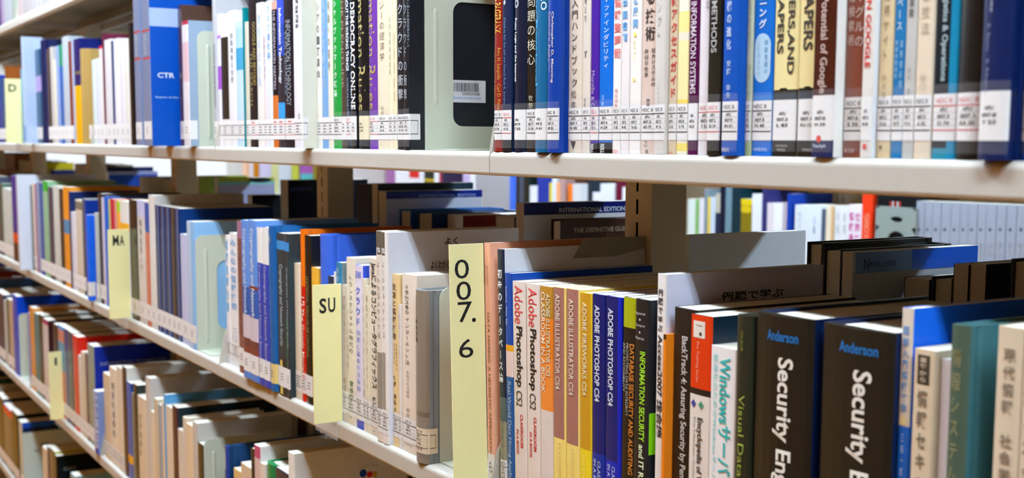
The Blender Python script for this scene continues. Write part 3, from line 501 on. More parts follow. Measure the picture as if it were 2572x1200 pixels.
{'x':-0.7115,'y':0.634,'z':1.52,'t':0.0214,'h':0.21,'D':0.148,'c':'#1f74c8','l':'bright blue book with a white rounded panel','P':[[0,1,0.038,0.0444,'#3a88cc']],'T':[['v','サーチマイニング',0.1568,0.0922,'#e6eef4',0.0,0.42,1],['v','検索言語の',0.085,0.059,'#5a94c4',0.2,0.2,0],['v','しくみとリブ',0.085,0.0575,'#7aa8cc',-0.15,0.2,0],['h','中央経済社',0.0062,0.0036,'#c8d8e8',0.0,0.7,0]],'S':['k',0.0115,0.0405,'#ece9e6',2,0],'Q':[['oval',0.0537,0.0893,-0.0,0.8,'#b6d0e2']]},
{'x':-0.6875,'y':0.634,'z':1.52,'t':0.0252,'h':0.235,'D':0.165,'c':'#e8d9a4','l':'cream and black book with old style capitals,left twin','sp':'#e8d9a4','P':[[0,1,0.0,0.0477,'#24211c'],[0,1,0.0409,0.0449,'#3a4450']],'T':[['r','SPIDERS,AND',0.1368,0.0585,'#2e2a24',0.22,0.3,1],['r','SCRAPERS',0.1368,0.0735,'#2e2a24',-0.2,0.28,1],['h','THOMSON',0.0084,0.0067,'#c0b8a8',-0.05,0.5,0],['h','PRESS',0.0055,0.0038,'#c0b8a8',-0.05,0.35,0]],'S':['n',0.0115,0.0405,'#ece9e6',2,0],'Q':[['disk',0.0449,0.0489,-0.02,0.35,'#24211c']]},
{'x':-0.6633,'y':0.634,'z':1.52,'t':0.0221,'h':0.235,'D':0.165,'c':'#e6d6a2','l':'cream and black book with old style capitals,right twin','P':[[0,1,0.0,0.0482,'#24211c'],[0,1,0.0404,0.0454,'#3a4450']],'T':[['r','SCRAPERS',0.1359,0.0743,'#2e2a24',-0.05,0.42,1],['r','SPIDERS,AND',0.1345,0.0593,'#2e2a24',0.45,0.3,1],['h','PRESS',0.0057,0.004,'#c0b8a8',0.1,0.5,0]],'S':['n',0.0115,0.0405,'#ece9e6',2,0],'Q':[['disk',0.0454,0.0493,-0.02,0.35,'#24211c']]},
{'x':-0.6404,'y':0.6251,'z':1.52,'t':0.0206,'h':0.24,'D':0.175,'c':'#f0eee8','l':'white book with a brown spine panel and navy foot','sp':'#ece6e2','P':[[0,1,0.0422,0.1161,'#4c2418'],[0,1,0.0,0.0118,'#27305a']],'T':[['r','Unlock the Full Potential of Google',0.1626,0.0433,'#c0a49a',0.0,0.42,1],['h','●',0.0151,0.0102,'#d84038',-0.08,0.3,0],['h','Peachpit',0.0091,0.0059,'#b8c0d4',-0.05,0.6,1]],'S':['n',0.0115,0.0405,'#ece9e6',2,0]},
{'x':-0.6198,'y':0.634,'z':1.52,'t':0.0193,'h':0.21,'D':0.148,'c':'#8a5242','l':'reddish brown book with a pale upper panel of characters','T':[['v','グーグルの',0.1214,0.0724,'#d0b8ac',0.18,0.45,0],['v','情報検索術',0.1214,0.0738,'#c8aca0',-0.2,0.35,0],['h','●日経BP',0.0065,0.0033,'#c8a8a0',-0.1,0.5,0]],'S':['k',0.0115,0.0405,'#ece9e6',2,0]},
{'x':-0.6047,'y':0.6303,'z':1.52,'t':0.0096,'h':0.235,'D':0.165,'c':'#e4e8ee','l':'white book with red slanted capitals and a pale blue cover','sp':'#e4dfd8','T':[['r','MARKETING ON GOOGLE',0.1605,0.059,'#cc3c36',0.0,0.5,1],['h','■',0.0093,0.0061,'#d84038',0.0,0.35,0]],'S':['n',0.0115,0.0405,'#ece9e6',2,0]},
{'x':-0.5929,'y':0.634,'z':1.52,'t':0.0121,'h':0.21,'D':0.148,'c':'#dcc8a4','l':'beige book with grey characters','T':[['v','検索エンジン実用サイト',0.1667,0.0622,'#8c7c60',0.0,0.45,0],['v','鈴木雅',0.0553,0.0384,'#9c8c70',0.0,0.3,0],['h','●',0.0083,0.0057,'#6a5a44',-0.1,0.35,0]],'S':['k',0.0115,0.0405,'#ece9e6',2,0]},
{'x':-0.5815,'y':0.634,'z':1.52,'t':0.0093,'h':0.21,'D':0.148,'c':'#d2d0cc','l':'grey book with a blue spine panel and blue foot','sp':'#2e7eb0','P':[[0,1,0.0,0.0104,'#2e7eb0']],'T':[['v','データベース',0.1259,0.081,'#bcd4e0',0.0,0.55,1],['v','情報検索技術',0.0764,0.0509,'#9cc4d8',-0.2,0.3,0],['v','実務者必携',0.0764,0.0445,'#9cc4d8',0.25,0.3,0]],'S':['k',0.0115,0.0405,'#ece9e6',2,0]},
{'x':-0.5723,'y':0.634,'z':1.52,'t':0.0086,'h':0.21,'D':0.148,'c':'#c6c3be','l':'light grey book with small dark characters','T':[['v','情報検索演習',0.1286,0.0889,'#5a5854',0.0,0.5,1],['v','岡本 真',0.0582,0.0409,'#86827c',0.0,0.32,0]],'S':['k',0.0115,0.0405,'#ece9e6',2,0]},
{'x':-0.5608,'y':0.634,'z':1.52,'t':0.0135,'h':0.21,'D':0.148,'c':'#e3d3bd','l':'wide cream book with two large thin characters','T':[['v','原理と技法',0.1272,0.0771,'#b0a28c',0.0,0.55,0],['v','谷口',0.0546,0.0421,'#c4b6a2',0.0,0.42,0]],'S':['k',0.0115,0.0405,'#ece9e6',2,0]},
{'x':-0.5436,'y':0.634,'z':1.52,'t':0.019,'h':0.235,'D':0.17,'c':'#1a7c9a','l':'teal book with a black spine panel and red ruled label','sp':'#1f2a30','P':[[0,1,0.0,0.0068,'#2f8ea4'],[0.66,1.0,0,0.235,'#1f90b4']],'T':[['r','Logistics & Operations',0.1058,0.0483,'#a8b8bc',-0.08,0.3,1]],'S':['r',0.0115,0.0405,'#ece9e6',2,0]},
{'x':-0.5214,'y':0.63,'z':1.52,'t':0.0242,'h':0.24,'D':0.165,'c':'#1c1612','l':'very dark brown book right of the teal one','hc':1,'S':['r',0.0115,0.0405,'#ece9e6',2,0]},
{'x':-0.498,'y':0.6205,'z':1.52,'t':0.0213,'h':0.26,'D':0.182,'c':'#0e2354','l':'thick navy hardback with faded lettering','hc':1,'T':[['r','Search Engines',0.1296,0.0862,'#9aa0b0',-0.1,0.14,1],['r','R. Baeza · B. Ribeiro',0.0794,0.0402,'#7a86a4',-0.17,0.12,0]],'S':['n',0.0115,0.0405,'#ece9e6',2,0]},
{'x':-0.482,'y':0.634,'z':1.52,'t':0.01,'h':0.24,'D':0.165,'c':'#123f86','l':'blue book at the right picture edge of the upper shelf','hc':1,'T':[['h','●',0.0574,0.0535,'#b8cce4',-0.2,0.25,0]],'S':['k',0.0115,0.0405,'#ece9e6',2,0]},
{'x':-4.3213,'y':0.634,'z':1.1664,'t':0.0516,'h':0.2481,'D':0.1765,'c':'#50586c','l':'slate book at the left picture edge of the middle shelf,first of two alike','S':['n',0.0115,0.043,'#ece9e6',0,0]},
{'x':-4.2693,'y':0.634,'z':1.1664,'t':0.0516,'h':0.2466,'D':0.1765,'c':'#50586c','l':'slate book at the left picture edge of the middle shelf,second of two alike','S':['n',0.0115,0.043,'#ece9e6',0,0]},
{'x':-4.2205,'y':0.634,'z':1.1664,'t':0.0447,'h':0.2258,'D':0.165,'c':'#4c6a5c','l':'thin dark green book beside the slate one','S':['n',0.0115,0.043,'#ece9e6',0,0]},
{'x':-4.1695,'y':0.634,'z':1.1664,'t':0.056,'h':0.2148,'D':0.148,'c':'#d3dcd8','l':'pale greenish white book second from the left picture edge,first of three alike','S':['n',0.0115,0.043,'#ece9e6',0,0]},
{'x':-4.1131,'y':0.634,'z':1.1664,'t':0.056,'h':0.2133,'D':0.148,'c':'#d3dcd8','l':'pale greenish white book second from the left picture edge,second of three alike','S':['n',0.0115,0.043,'#ece9e6',0,0]},
{'x':-4.0567,'y':0.634,'z':1.1664,'t':0.056,'h':0.2118,'D':0.148,'c':'#d3dcd8','l':'pale greenish white book second from the left picture edge,third of three alike','S':['n',0.0115,0.043,'#ece9e6',0,0]},
{'x':-4.0036,'y':0.634,'z':1.1664,'t':0.0487,'h':0.2572,'D':0.1765,'c':'#27289a','l':'violet blue book with an orange and brown foot,first of two alike','P':[[0,1,0.0572,0.0873,'#e0561c'],[0,1,0.0,0.0572,'#50211a']]},
{'x':-3.9546,'y':0.634,'z':1.1664,'t':0.0487,'h':0.2557,'D':0.1765,'c':'#27289a','l':'violet blue book with an orange and brown foot,second of two alike','P':[[0,1,0.0572,0.0873,'#e0561c'],[0,1,0.0,0.0572,'#50211a']]},
{'x':-3.735,'y':0.6034,'z':1.1664,'t':0.0312,'h':0.2656,'D':0.21,'c':'#dde5f2','l':'wide blank white folder standing proud on the middle shelf'},
{'x':-3.7044,'y':0.634,'z':1.1664,'t':0.029,'h':0.2373,'D':0.165,'c':'#3c4430','l':'thin dark olive book right of the white folder','S':['n',0.0115,0.043,'#ece9e6',0,0],'stuff':1},
{'x':-3.6688,'y':0.634,'z':1.1664,'t':0.0415,'h':0.2427,'D':0.165,'c':'#dcc6b4','l':'thin cream pink book on the middle shelf','S':['n',0.0115,0.043,'#ece9e6',0,0]},
{'x':-3.6332,'y':0.634,'z':1.1664,'t':0.0289,'h':0.2439,'D':0.165,'c':'#a2608c','l':'thin mauve book on the middle shelf','S':['n',0.0115,0.043,'#ece9e6',0,0],'stuff':1},
{'x':-3.6041,'y':0.634,'z':1.1664,'t':0.0283,'h':0.2491,'D':0.1765,'c':'#98a4ba','l':'thin grey blue book right of the mauve one','S':['n',0.0115,0.043,'#ece9e6',0,0],'stuff':1},
{'x':-3.5615,'y':0.634,'z':1.1664,'t':0.0562,'h':0.2489,'D':0.1765,'c':'#1d50a4','l':'royal blue book left of the green one','S':['n',0.0115,0.043,'#ece9e6',0,0]},
{'x':-3.4976,'y':0.634,'z':1.1664,'t':0.0708,'h':0.2548,'D':0.1765,'c':'#9cc4a0','l':'pale green book with a bright green head','P':[[0,1,0.2276,0.2548,'#10b424']],'S':['n',0.0115,0.043,'#ece9e6',0,0]},
{'x':-3.4277,'y':0.634,'z':1.1664,'t':0.0683,'h':0.2413,'D':0.165,'c':'#3a3c58','l':'dark violet grey book right of the green one','S':['n',0.0115,0.043,'#ece9e6',0,0]},
{'x':-3.3742,'y':0.634,'z':1.1664,'t':0.0376,'h':0.2466,'D':0.1765,'c':'#d6d8d0','l':'grey white book left of the dark brown and orange ones,first of two alike','S':['n',0.0115,0.043,'#ece9e6',0,0]},
{'x':-3.3362,'y':0.634,'z':1.1664,'t':0.0376,'h':0.2451,'D':0.1765,'c':'#d6d8d0','l':'grey white book left of the dark brown and orange ones,second of two alike','S':['n',0.0115,0.043,'#ece9e6',0,0]},
{'x':-3.2925,'y':0.634,'z':1.1664,'t':0.0486,'h':0.2411,'D':0.165,'c':'#3c3230','l':'dark brown book touching the orange one','S':['n',0.0115,0.043,'#ece9e6',0,0]},
{'x':-3.2345,'y':0.634,'z':1.1664,'t':0.0665,'h':0.2477,'D':0.1765,'c':'#f0a42c','l':'orange book with a sky blue patch on its spine','P':[[0,1,0.1328,0.1674,'#5a9ac4']],'S':['n',0.0115,0.043,'#ece9e6',0,0]},
{'x':-3.1896,'y':0.634,'z':1.1664,'t':0.0225,'h':0.2382,'D':0.165,'c':'#152e66','l':'thin navy book right of the orange one','stuff':1},
{'x':-3.1508,'y':0.634,'z':1.1664,'t':0.0542,'h':0.1899,'D':0.13,'c':'#e6e6f0','l':'short white book with pale spine right of the orange one','S':['n',0.0115,0.043,'#ece9e6',0,0]},
{'x':-3.0882,'y':0.634,'z':1.1664,'t':0.0701,'h':0.2221,'D':0.165,'c':'#ddd4c2','l':'cream book with a grey picture at its head','P':[[0,1,0.1991,0.2179,'#8a8478']],'S':['n',0.0115,0.043,'#ece9e6',0,0]},
{'x':-3.0402,'y':0.634,'z':1.1664,'t':0.0252,'h':0.2269,'D':0.165,'c':'#5c6a74','l':'thin blue grey book left of the bright blue one','S':['n',0.0115,0.043,'#ece9e6',0,0]},
{'x':-3.0171,'y':0.634,'z':1.1664,'t':0.0204,'h':0.2251,'D':0.165,'c':'#12409a','l':'tall thin blue book rising behind the bright blue one','stuff':1},
{'x':-2.9343,'y':0.6191,'z':1.1664,'t':0.0205,'h':0.1956,'D':0.15,'c':'#1e72ea','l':'short bright blue book on the middle shelf','S':['n',0.0115,0.043,'#ece9e6',0,0.012]},
{'x':-2.8915,'y':0.6297,'z':1.1664,'t':0.0199,'h':0.2019,'D':0.148,'c':'#ccd2cc','l':'pale grey book with a torn looking white edge','S':['n',0.0115,0.043,'#ece9e6',0,0]},
{'x':-2.8659,'y':0.634,'z':1.1664,'t':0.0304,'h':0.2453,'D':0.1765,'c':'#2c2826','l':'black book right of the pale torn edged one','S':['n',0.0115,0.043,'#ece9e6',0,0]},
{'x':-2.8371,'y':0.634,'z':1.1664,'t':0.0263,'h':0.2377,'D':0.165,'c':'#d6d2e4','l':'thin lavender white book left of the MA sign','S':['n',0.0115,0.043,'#ece9e6',0,0]},
{'x':-2.8165,'y':0.634,'z':1.1664,'t':0.0149,'h':0.2414,'D':0.165,'c':'#3a74d2','l':'thin blue book at the left edge of the MA sign','stuff':1},
{'x':-2.776,'y':0.634,'z':1.1664,'t':0.0144,'h':0.2368,'D':0.165,'c':'#ccd08c','l':'thin yellow green book behind the MA sign','stuff':1},
{'x':-2.7506,'y':0.634,'z':1.1664,'t':0.0358,'h':0.2382,'D':0.165,'c':'#c42a48','l':'crimson book rising behind the MA sign'},
{'x':-2.7219,'y':0.634,'z':1.1664,'t':0.021,'h':0.2372,'D':0.165,'c':'#dc9a94','l':'thin pink book rising behind the MA sign'},
{'x':-2.6973,'y':0.634,'z':1.1664,'t':0.0276,'h':0.2355,'D':0.165,'c':'#f2b44a','l':'orange and lime book rising behind the MA sign','P':[[0,1,0.2126,0.2355,'#b4d430']]},
{'x':-2.6479,'y':0.634,'z':1.1664,'t':0.0706,'h':0.2376,'D':0.165,'c':'#eceae6','l':'white book with a yellow spot behind the MA sign','P':[[0,1,0.2366,0.2376,'#c0d840'],[0,1,0.176,0.1927,'#f2b838']]},
{'x':-2.575,'y':0.634,'z':1.1664,'t':0.0641,'h':0.2434,'D':0.165,'c':'#2c2826','l':'black book just right of the MA sign','S':['n',0.0115,0.043,'#ece9e6',0,0]},
{'x':-2.5136,'y':0.634,'z':1.1664,'t':0.058,'h':0.2452,'D':0.1765,'c':'#dcd4d0','l':'white book with a lavender head and small dark title','P':[[0,1,0.2135,0.2452,'#d0d0ee']],'T':[['v','情報倫理入門',0.2096,0.1025,'#5a5650',0.0,0.3,0]],'S':['n',0.0115,0.043,'#ece9e6',0,0]},
{'x':-2.4681,'y':0.634,'z':1.1664,'t':0.0322,'h':0.2422,'D':0.165,'c':'#d0806c','l':'salmon pink book with a blue head','P':[[0,1,0.1849,0.2422,'#3a62b4']],'S':['n',0.0115,0.043,'#ece9e6',0,0]},
{'x':-2.43,'y':0.634,'z':1.1664,'t':0.0431,'h':0.2589,'D':0.1765,'c':'#e8e6e2','l':'tall white book left of the navy journal volumes','S':['n',0.0115,0.043,'#ece9e6',0,0]},
{'x':-2.3899,'y':0.634,'z':1.1664,'t':0.0362,'h':0.241,'D':0.1765,'c':'#123a72','l':'first navy journal volume,touching the tall white book','P':[[0.55,0.72,0,0.241,'#7a90b0']],'S':['n',0.0115,0.043,'#ece9e6',0,0]},
{'x':-2.3552,'y':0.634,'z':1.1664,'t':0.0326,'h':0.2412,'D':0.1765,'c':'#123a72','l':'second of the five navy journal volumes','P':[[0.55,0.72,0,0.2412,'#7a90b0']],'S':['n',0.0115,0.043,'#ece9e6',0,0]},
{'x':-2.3199,'y':0.634,'z':1.1664,'t':0.0371,'h':0.2412,'D':0.1765,'c':'#123a72','l':'third of the five navy journal volumes,with silver dashes','P':[[0.55,0.72,0,0.2412,'#7a90b0']],'S':['n',0.0115,0.043,'#ece9e6',0,0]},
{'x':-2.2867,'y':0.634,'z':1.1664,'t':0.0282,'h':0.2415,'D':0.1765,'c':'#2b3148','l':'fourth navy journal volume,darker with a gold line','P':[[0.6,0.75,0,0.2415,'#8a7a40']],'S':['n',0.0115,0.043,'#ece9e6',0,0]},
{'x':-2.2571,'y':0.634,'z':1.1664,'t':0.0302,'h':0.2414,'D':0.1765,'c':'#123a72','l':'last navy journal volume,beside the lavender book','P':[[0.55,0.72,0,0.2414,'#7a90b0']],'S':['n',0.0115,0.043,'#ece9e6',0,0]},
{'x':-2.2165,'y':0.634,'z':1.1664,'t':0.0503,'h':0.1972,'D':0.148,'c':'#ccd2ee','l':'short lavender white book left of the tall light blue one','S':['n',0.0115,0.043,'#ece9e6',0,0]},
{'x':-2.163,'y':0.63,'z':1.1664,'t':0.0457,'h':0.2233,'D':0.1805,'c':'#9cc8ee','l':'tall light blue book pressed by the ribbed bookend','P':[[0.0,0.6,0,0.2233,'#c4d8ee']],'S':['n',0.0115,0.043,'#ece9e6',0,0]},
{'x':-1.9916,'y':0.64,'z':1.1664,'t':0.0196,'h':0.2104,'D':0.148,'c':'#f0eeee','l':'left one of two white books with light blue lettering','T':[['v','情報処理白書',0.2046,0.083,'#58aee0',0.0,0.6,1],['v','二〇',0.0531,0.0331,'#88b4dc',0.0,0.5,0]],'S':['k',0.0115,0.0405,'#ece9e6',1,0]},
{'x':-1.9574,'y':0.64,'z':1.1664,'t':0.048,'h':0.2157,'D':0.148,'c':'#f2f0f0','l':'right one of two white books with light blue lettering','T':[['v','みんなの情報技術',0.2074,0.0912,'#7ab4e6',-0.05,0.6,1],['v','二〇',0.0651,0.0388,'#a4b8dc',0.0,0.5,0]],'S':['k',0.0115,0.0405,'#ece9e6',1,0]},
{'x':-1.8968,'y':0.63,'z':1.1664,'t':0.0291,'h':0.2386,'D':0.165,'c':'#96665e','l':'thin mauve brown book left of the cloud photo pair','P':[[0,1,0.2119,0.2386,'#a87c94']],'T':[['r','INTERNET SECURITY',0.2119,0.0609,'#7a4a3c',0.0,0.5,0]],'S':['n',0.0115,0.0405,'#ece9e6',1,0]},
{'x':-1.8507,'y':0.622,'z':1.1664,'t':0.0314,'h':0.2431,'D':0.165,'c':'#7aa8e4','l':'left one of two light blue books with cloud photo spines','sp':'#8a4c40','P':[[0,1,0.1424,0.2431,'#6f9ee0'],[0,1,0.0993,0.1424,'#3a6cb8'],[0,1,0.0634,0.0993,'#d8ccd4'],[0,1,0.0509,0.0634,'#7a4a40'],[0,1,0.0009,0.0122,'#5a90d8']],'T':[['r','Cryptography and Network',0.2307,0.0993,'#d4e0f0',0.0,0.45,1]],'S':['n',0.0115,0.0405,'#ece9e6',1,0]},
{'x':-1.8163,'y':0.622,'z':1.1664,'t':0.0367,'h':0.2449,'D':0.165,'c':'#7aa8e4','l':'right one of two light blue books with cloud photo spines','sp':'#8a4c40','P':[[0,1,0.146,0.2449,'#6f9ee0'],[0,1,0.0976,0.14,'#3a6cb8'],[0,1,0.0622,0.0976,'#d8ccd4'],[0,1,0.0499,0.0622,'#7a4a40'],[0,1,0.0007,0.013,'#5a90d8']],'T':[['r','Cryptography and Network',0.2329,0.0976,'#d4e0f0',0.0,0.45,1]],'S':['n',0.0115,0.0405,'#ece9e6',1,0]},
{'x':-1.7874,'y':0.623,'z':1.1664,'t':0.021,'h':0.2362,'D':0.165,'c':'#3a50b4','l':'left one of two violet blue books with white heads','P':[[0,1,0.1838,0.2362,'#efeeea']],'T':[['r','Cryptography and Network Security',0.1814,0.0344,'#c4ccec',0.05,0.4,0]],'S':['n',0.0115,0.0405,'#ece9e6',1,0]},
{'x':-1.7634,'y':0.623,'z':1.1664,'t':0.0268,'h':0.2375,'D':0.165,'c':'#3a50b4','l':'right one of two violet blue books with white heads','P':[[0,1,0.1833,0.2375,'#efeeea']],'T':[['r','Cryptography and Network Security',0.1804,0.0349,'#c4ccec',0.0,0.4,0]],'S':['n',0.0115,0.0405,'#ece9e6',1,0]},
{'x':-1.7371,'y':0.622,'z':1.1664,'t':0.0258,'h':0.2409,'D':0.165,'c':'#1f6aa8','l':'steel blue book with a yellow label','hc':1,'T':[['r','Computer Security Handbook',0.2006,0.0785,'#7ab0d4',-0.15,0.3,0],['h','▣',0.2265,0.2167,'#d8d8b8',-0.1,0.5,0]],'S':['n',0.0115,0.0405,'#e4cc80',1,0]},
{'x':-1.7054,'y':0.626,'z':1.1664,'t':0.0374,'h':0.2325,'D':0.165,'c':'#37464c','l':'left one of two dark slate books with a sky blue bar','P':[[0,1,0.2093,0.2218,'#4a9ad8'],[0,1,0.003,0.0527,'#2a3438'],[0.3,0.55,0.0,0.0498,'#e2cc70']],'T':[['r','Cryptography and Network Security',0.1883,0.0702,'#b8c8cc',0.0,0.4,0]],'S':['n',0.0115,0.0405,'#ece9e6',1,0]},
{'x':-1.6808,'y':0.626,'z':1.1664,'t':0.0118,'h':0.2332,'D':0.165,'c':'#37464c','l':'right one of two dark slate books with a green lower edge','P':[[0,1,0.2086,0.2209,'#4a9ad8'],[0.0,0.22,0.0437,0.1123,'#2fae4c']],'T':[['r','Cryptography and Network Security',0.1857,0.0695,'#b8c8cc',0.05,0.4,0]],'S':['n',0.0115,0.0405,'#ece9e6',1,0]},
{'x':-1.6638,'y':0.634,'z':1.1664,'t':0.0216,'h':0.1927,'D':0.13,'c':'#ecdfc8','l':'short cream book left of the orange and red one','S':['k',0.0115,0.0405,'#ece9e6',1,0]},
{'x':-1.6431,'y':0.634,'z':1.1664,'t':0.0196,'h':0.2412,'D':0.165,'c':'#d02a14','l':'orange and red book with white lettering about a business model','hc':1,'cc':'#e07814','P':[[0,1,0.1626,0.2412,'#ee8018']],'T':[['r','The Google Model',0.1319,0.0416,'#f2c8b8',0.0,0.5,1],['h','G',0.1486,0.1358,'#f2d0c0',0.0,0.6,0]],'S':['r',0.0115,0.0405,'#ece9e6',1,0]},
{'x':-1.6216,'y':0.634,'z':1.1664,'t':0.0231,'h':0.2347,'D':0.165,'c':'#221e1c','l':'black book with gold lettering beside the SU sign','T':[['r','STATISTICAL DISCLOSURE CONTROL',0.1786,0.0649,'#9a8248',-0.1,0.4,0]],'S':['n',0.0115,0.0405,'#ece9e6',1,0]},
{'x':-1.5977,'y':0.634,'z':1.1664,'t':0.0238,'h':0.1925,'D':0.13,'c':'#f0bc4a','l':'short yellow book rising behind the SU sign'},
{'x':-1.5681,'y':0.634,'z':1.1664,'t':0.0348,'h':0.239,'D':0.1765,'c':'#4a76dc','l':'tall royal blue book whose cover shows above the SU sign','hc':1,'T':[['h','○',0.2124,0.2044,'#3a5cb8',0.0,0.4,0]]},
{'x':-1.5399,'y':0.634,'z':1.1664,'t':0.0215,'h':0.1862,'D':0.13,'c':'#23405c','l':'short dark blue book behind the SU sign'},
{'x':-1.5257,'y':0.634,'z':1.1664,'t':0.0064,'h':0.1935,'D':0.13,'c':'#e6e4e2','l':'thin white book behind the SU sign','stuff':1},
{'x':-1.5137,'y':0.634,'z':1.1664,'t':0.0169,'h':0.2067,'D':0.148,'c':'#3a8cb4','l':'teal book with a grey cover right of the SU sign','cc':'#8a98a0','T':[['v','情報',0.2011,0.1803,'#a8d0e0',-0.1,0.5,0]]},
{'x':-1.4969,'y':0.634,'z':1.1664,'t':0.0155,'h':0.1791,'D':0.13,'c':'#d0c4b8','l':'thin grey book with vertical title at the right edge of the SU sign','T':[['v','情報化時代のサイバー犯罪',0.1669,0.0388,'#a89684',0.1,0.5,0]],'S':['k',0.0115,0.0405,'#ece9e6',2,0]},
{'x':-1.475,'y':0.634,'z':1.1664,'t':0.028,'h':0.216,'D':0.148,'c':'#eae0d0','l':'white book with thin black characters beside the blue lettered one','T':[['v','トランスナショナル時代の',0.1948,0.0921,'#6a6a66',0.05,0.5,0],['v','デジタル著作権',0.1488,0.0713,'#9a968e',-0.35,0.22,0],['v','菅谷実',0.0583,0.0323,'#5a7a62',0.05,0.45,1],['h','●',0.0113,0.0076,'#a0a88c',-0.1,0.3,0]],'S':['k',0.0115,0.0405,'#ece9e6',2,0]},
{'x':-1.4499,'y':0.634,'z':1.1664,'t':0.0216,'h':0.2087,'D':0.148,'c':'#e4dcea','l':'white book with bold blue characters and a blue foot','cc':'#3f5fd4','P':[[0,1,0.0,0.011,'#4a5cc0']],'T':[['v','クラウド',0.183,0.1304,'#4a66d0',-0.05,0.75,1],['v','制度と基本の法実務',0.1274,0.0471,'#8c9ad8',-0.05,0.6,0],['h','図解',0.2011,0.192,'#5a70d0',0.0,0.8,0]],'S':['k',0.0115,0.0405,'#ece9e6',2,0]},
{'x':-1.4338,'y':0.634,'z':1.1664,'t':0.0102,'h':0.1931,'D':0.13,'c':'#e6dcc8','l':'thin cream book with a rounded head right of the blue lettered one','hc':1,'T':[['v','インターネットの法律',0.1761,0.0423,'#b4a48a',0.0,0.5,0]],'S':['k',0.0115,0.0405,'#ece9e6',2,0]},
{'x':-1.4234,'y':0.634,'z':1.1664,'t':0.0101,'h':0.1851,'D':0.13,'c':'#e9dfc8','l':'short thin cream book left of the slanted black titled one','T':[['v','暴走するインターネット',0.1747,0.0543,'#8e8068',0.0,0.6,0]],'S':['k',0.0115,0.0405,'#ece9e6',2,0]},
{'x':-1.4033,'y':0.634,'z':1.1664,'t':0.0298,'h':0.2207,'D':0.165,'c':'#e8dfd0','l':'cream book with slanted bold black title and laurel mark','T':[['r','Javaによるコンピュータグラフィックス',0.2157,0.0596,'#3a3632',0.0,0.62,1],['v','藤村',0.0495,0.037,'#4a4640',0.0,0.4,1],['h','❦',0.0067,0.0016,'#6a5430',-0.05,0.55,1]],'S':['k',0.0115,0.0405,'#ece9e6',2,0]},
{'x':-1.3759,'y':0.628,'z':1.1664,'t':0.0142,'h':0.2564,'D':0.182,'c':'#e7dcd0','l':'left one of two tall white textbooks with thin brush titles','P':[[0,1,0.2282,0.2564,'#6e665a'],[0,1,0.04,0.1097,'#9c948a']],'T':[['v','よくわかるメディア法',0.221,0.1258,'#8a8278',0.0,0.7,0],['h','ya',0.2368,0.2282,'#e0dcd6',0.0,0.8,1]],'S':['k',0.0115,0.0405,'#ece9e6',2,0]},
{'x':-1.3601,'y':0.628,'z':1.1664,'t':0.0168,'h':0.2559,'D':0.182,'c':'#ece6e0','l':'right one of two tall white textbooks,white cover showing above','cc':'#e4e6f0','P':[[0.1,0.68,0.2281,0.2559,'#6e665a'],[0.1,0.68,0.0417,0.1112,'#a39b91']],'T':[['v','よくわかるメディア法',0.2224,0.1281,'#8a8278',-0.08,0.5,0],['h','ya',0.2371,0.2281,'#e0dcd6',-0.1,0.6,1]],'S':['k',0.0115,0.0405,'#ece9e6',2,0],'C':[['よくわかる',0.0585,0.0841,0.2095,0.2202,'#3a3020'],['よく',0.0776,0.0951,0.2389,0.2477,'#2a2218']]},
{'x':-1.3426,'y':0.634,'z':1.1664,'t':0.0175,'h':0.2073,'D':0.148,'c':'#ecd2a0','l':'beige orange book with bold brush characters','T':[['v','生活と情報技術',0.1973,0.1282,'#5a3f20',-0.1,0.6,1],['v','生活者から見た',0.1249,0.0922,'#8a6a40',0.22,0.25,0],['v','情報化社会',0.1249,0.0994,'#8a6a40',-0.1,0.25,0],['v','佐藤 佳弘',0.0864,0.0496,'#4a3418',-0.05,0.42,1],['v','著',0.0477,0.0414,'#4a3418',-0.05,0.35,0]],'S':['k',0.0115,0.0405,'#ece9e6',2,0]},
{'x':-1.3299,'y':0.634,'z':1.1664,'t':0.0074,'h':0.1724,'D':0.13,'c':'#e8e0d8','l':'very thin pale book between the beige and cream ones','T':[['v','情報化と法',0.1634,0.1088,'#a4b8d8',0.0,0.5,0]],'S':['k',0.0115,0.0405,'#ece9e6',2,0]},
{'x':-1.3065,'y':0.634,'z':1.1664,'t':0.0388,'h':0.2103,'D':0.148,'c':'#ecdfd0','l':'cream book with spaced thin title left of the grey slipcase','T':[['v','Web2.0',0.1983,0.1633,'#6a6056',-0.08,0.28,0],['v','インターネット法',0.161,0.1032,'#6a6056',-0.08,0.36,0],['v','新時代の法規制',0.0975,0.0644,'#8c8276',-0.05,0.22,0],['v','高田',0.0539,0.0415,'#9c9286',-0.05,0.28,0],['h','文眞堂',0.011,0.0081,'#9a9080',-0.05,0.55,0]],'S':['k',0.0115,0.0405,'#ece9e6',2,0]},
{'x':-1.2605,'y':0.624,'z':1.1664,'t':0.0282,'h':0.1974,'D':0.165,'c':'#8a8e92','l':'silver grey hardback case beside the plain bookend','hc':1,'sp':'#96897c','P':[[0,1,0.0051,0.0153,'#8a7d70'],[0,1,0.0537,0.0592,'#7e7266']],'T':[['v','デジタル',0.1903,0.1655,'#4a443c',-0.2,0.3,0],['v','融合市場',0.1646,0.1374,'#2e2822',-0.2,0.32,1],['v','ダイナミズムのディープインパクト',0.1301,0.0698,'#7a6e60',-0.2,0.16,0],['h','東洋経済',0.0181,0.0144,'#5a5048',-0.05,0.6,0]],'S':['k',0.0115,0.0405,'#e6d6b8',2,0.01]},
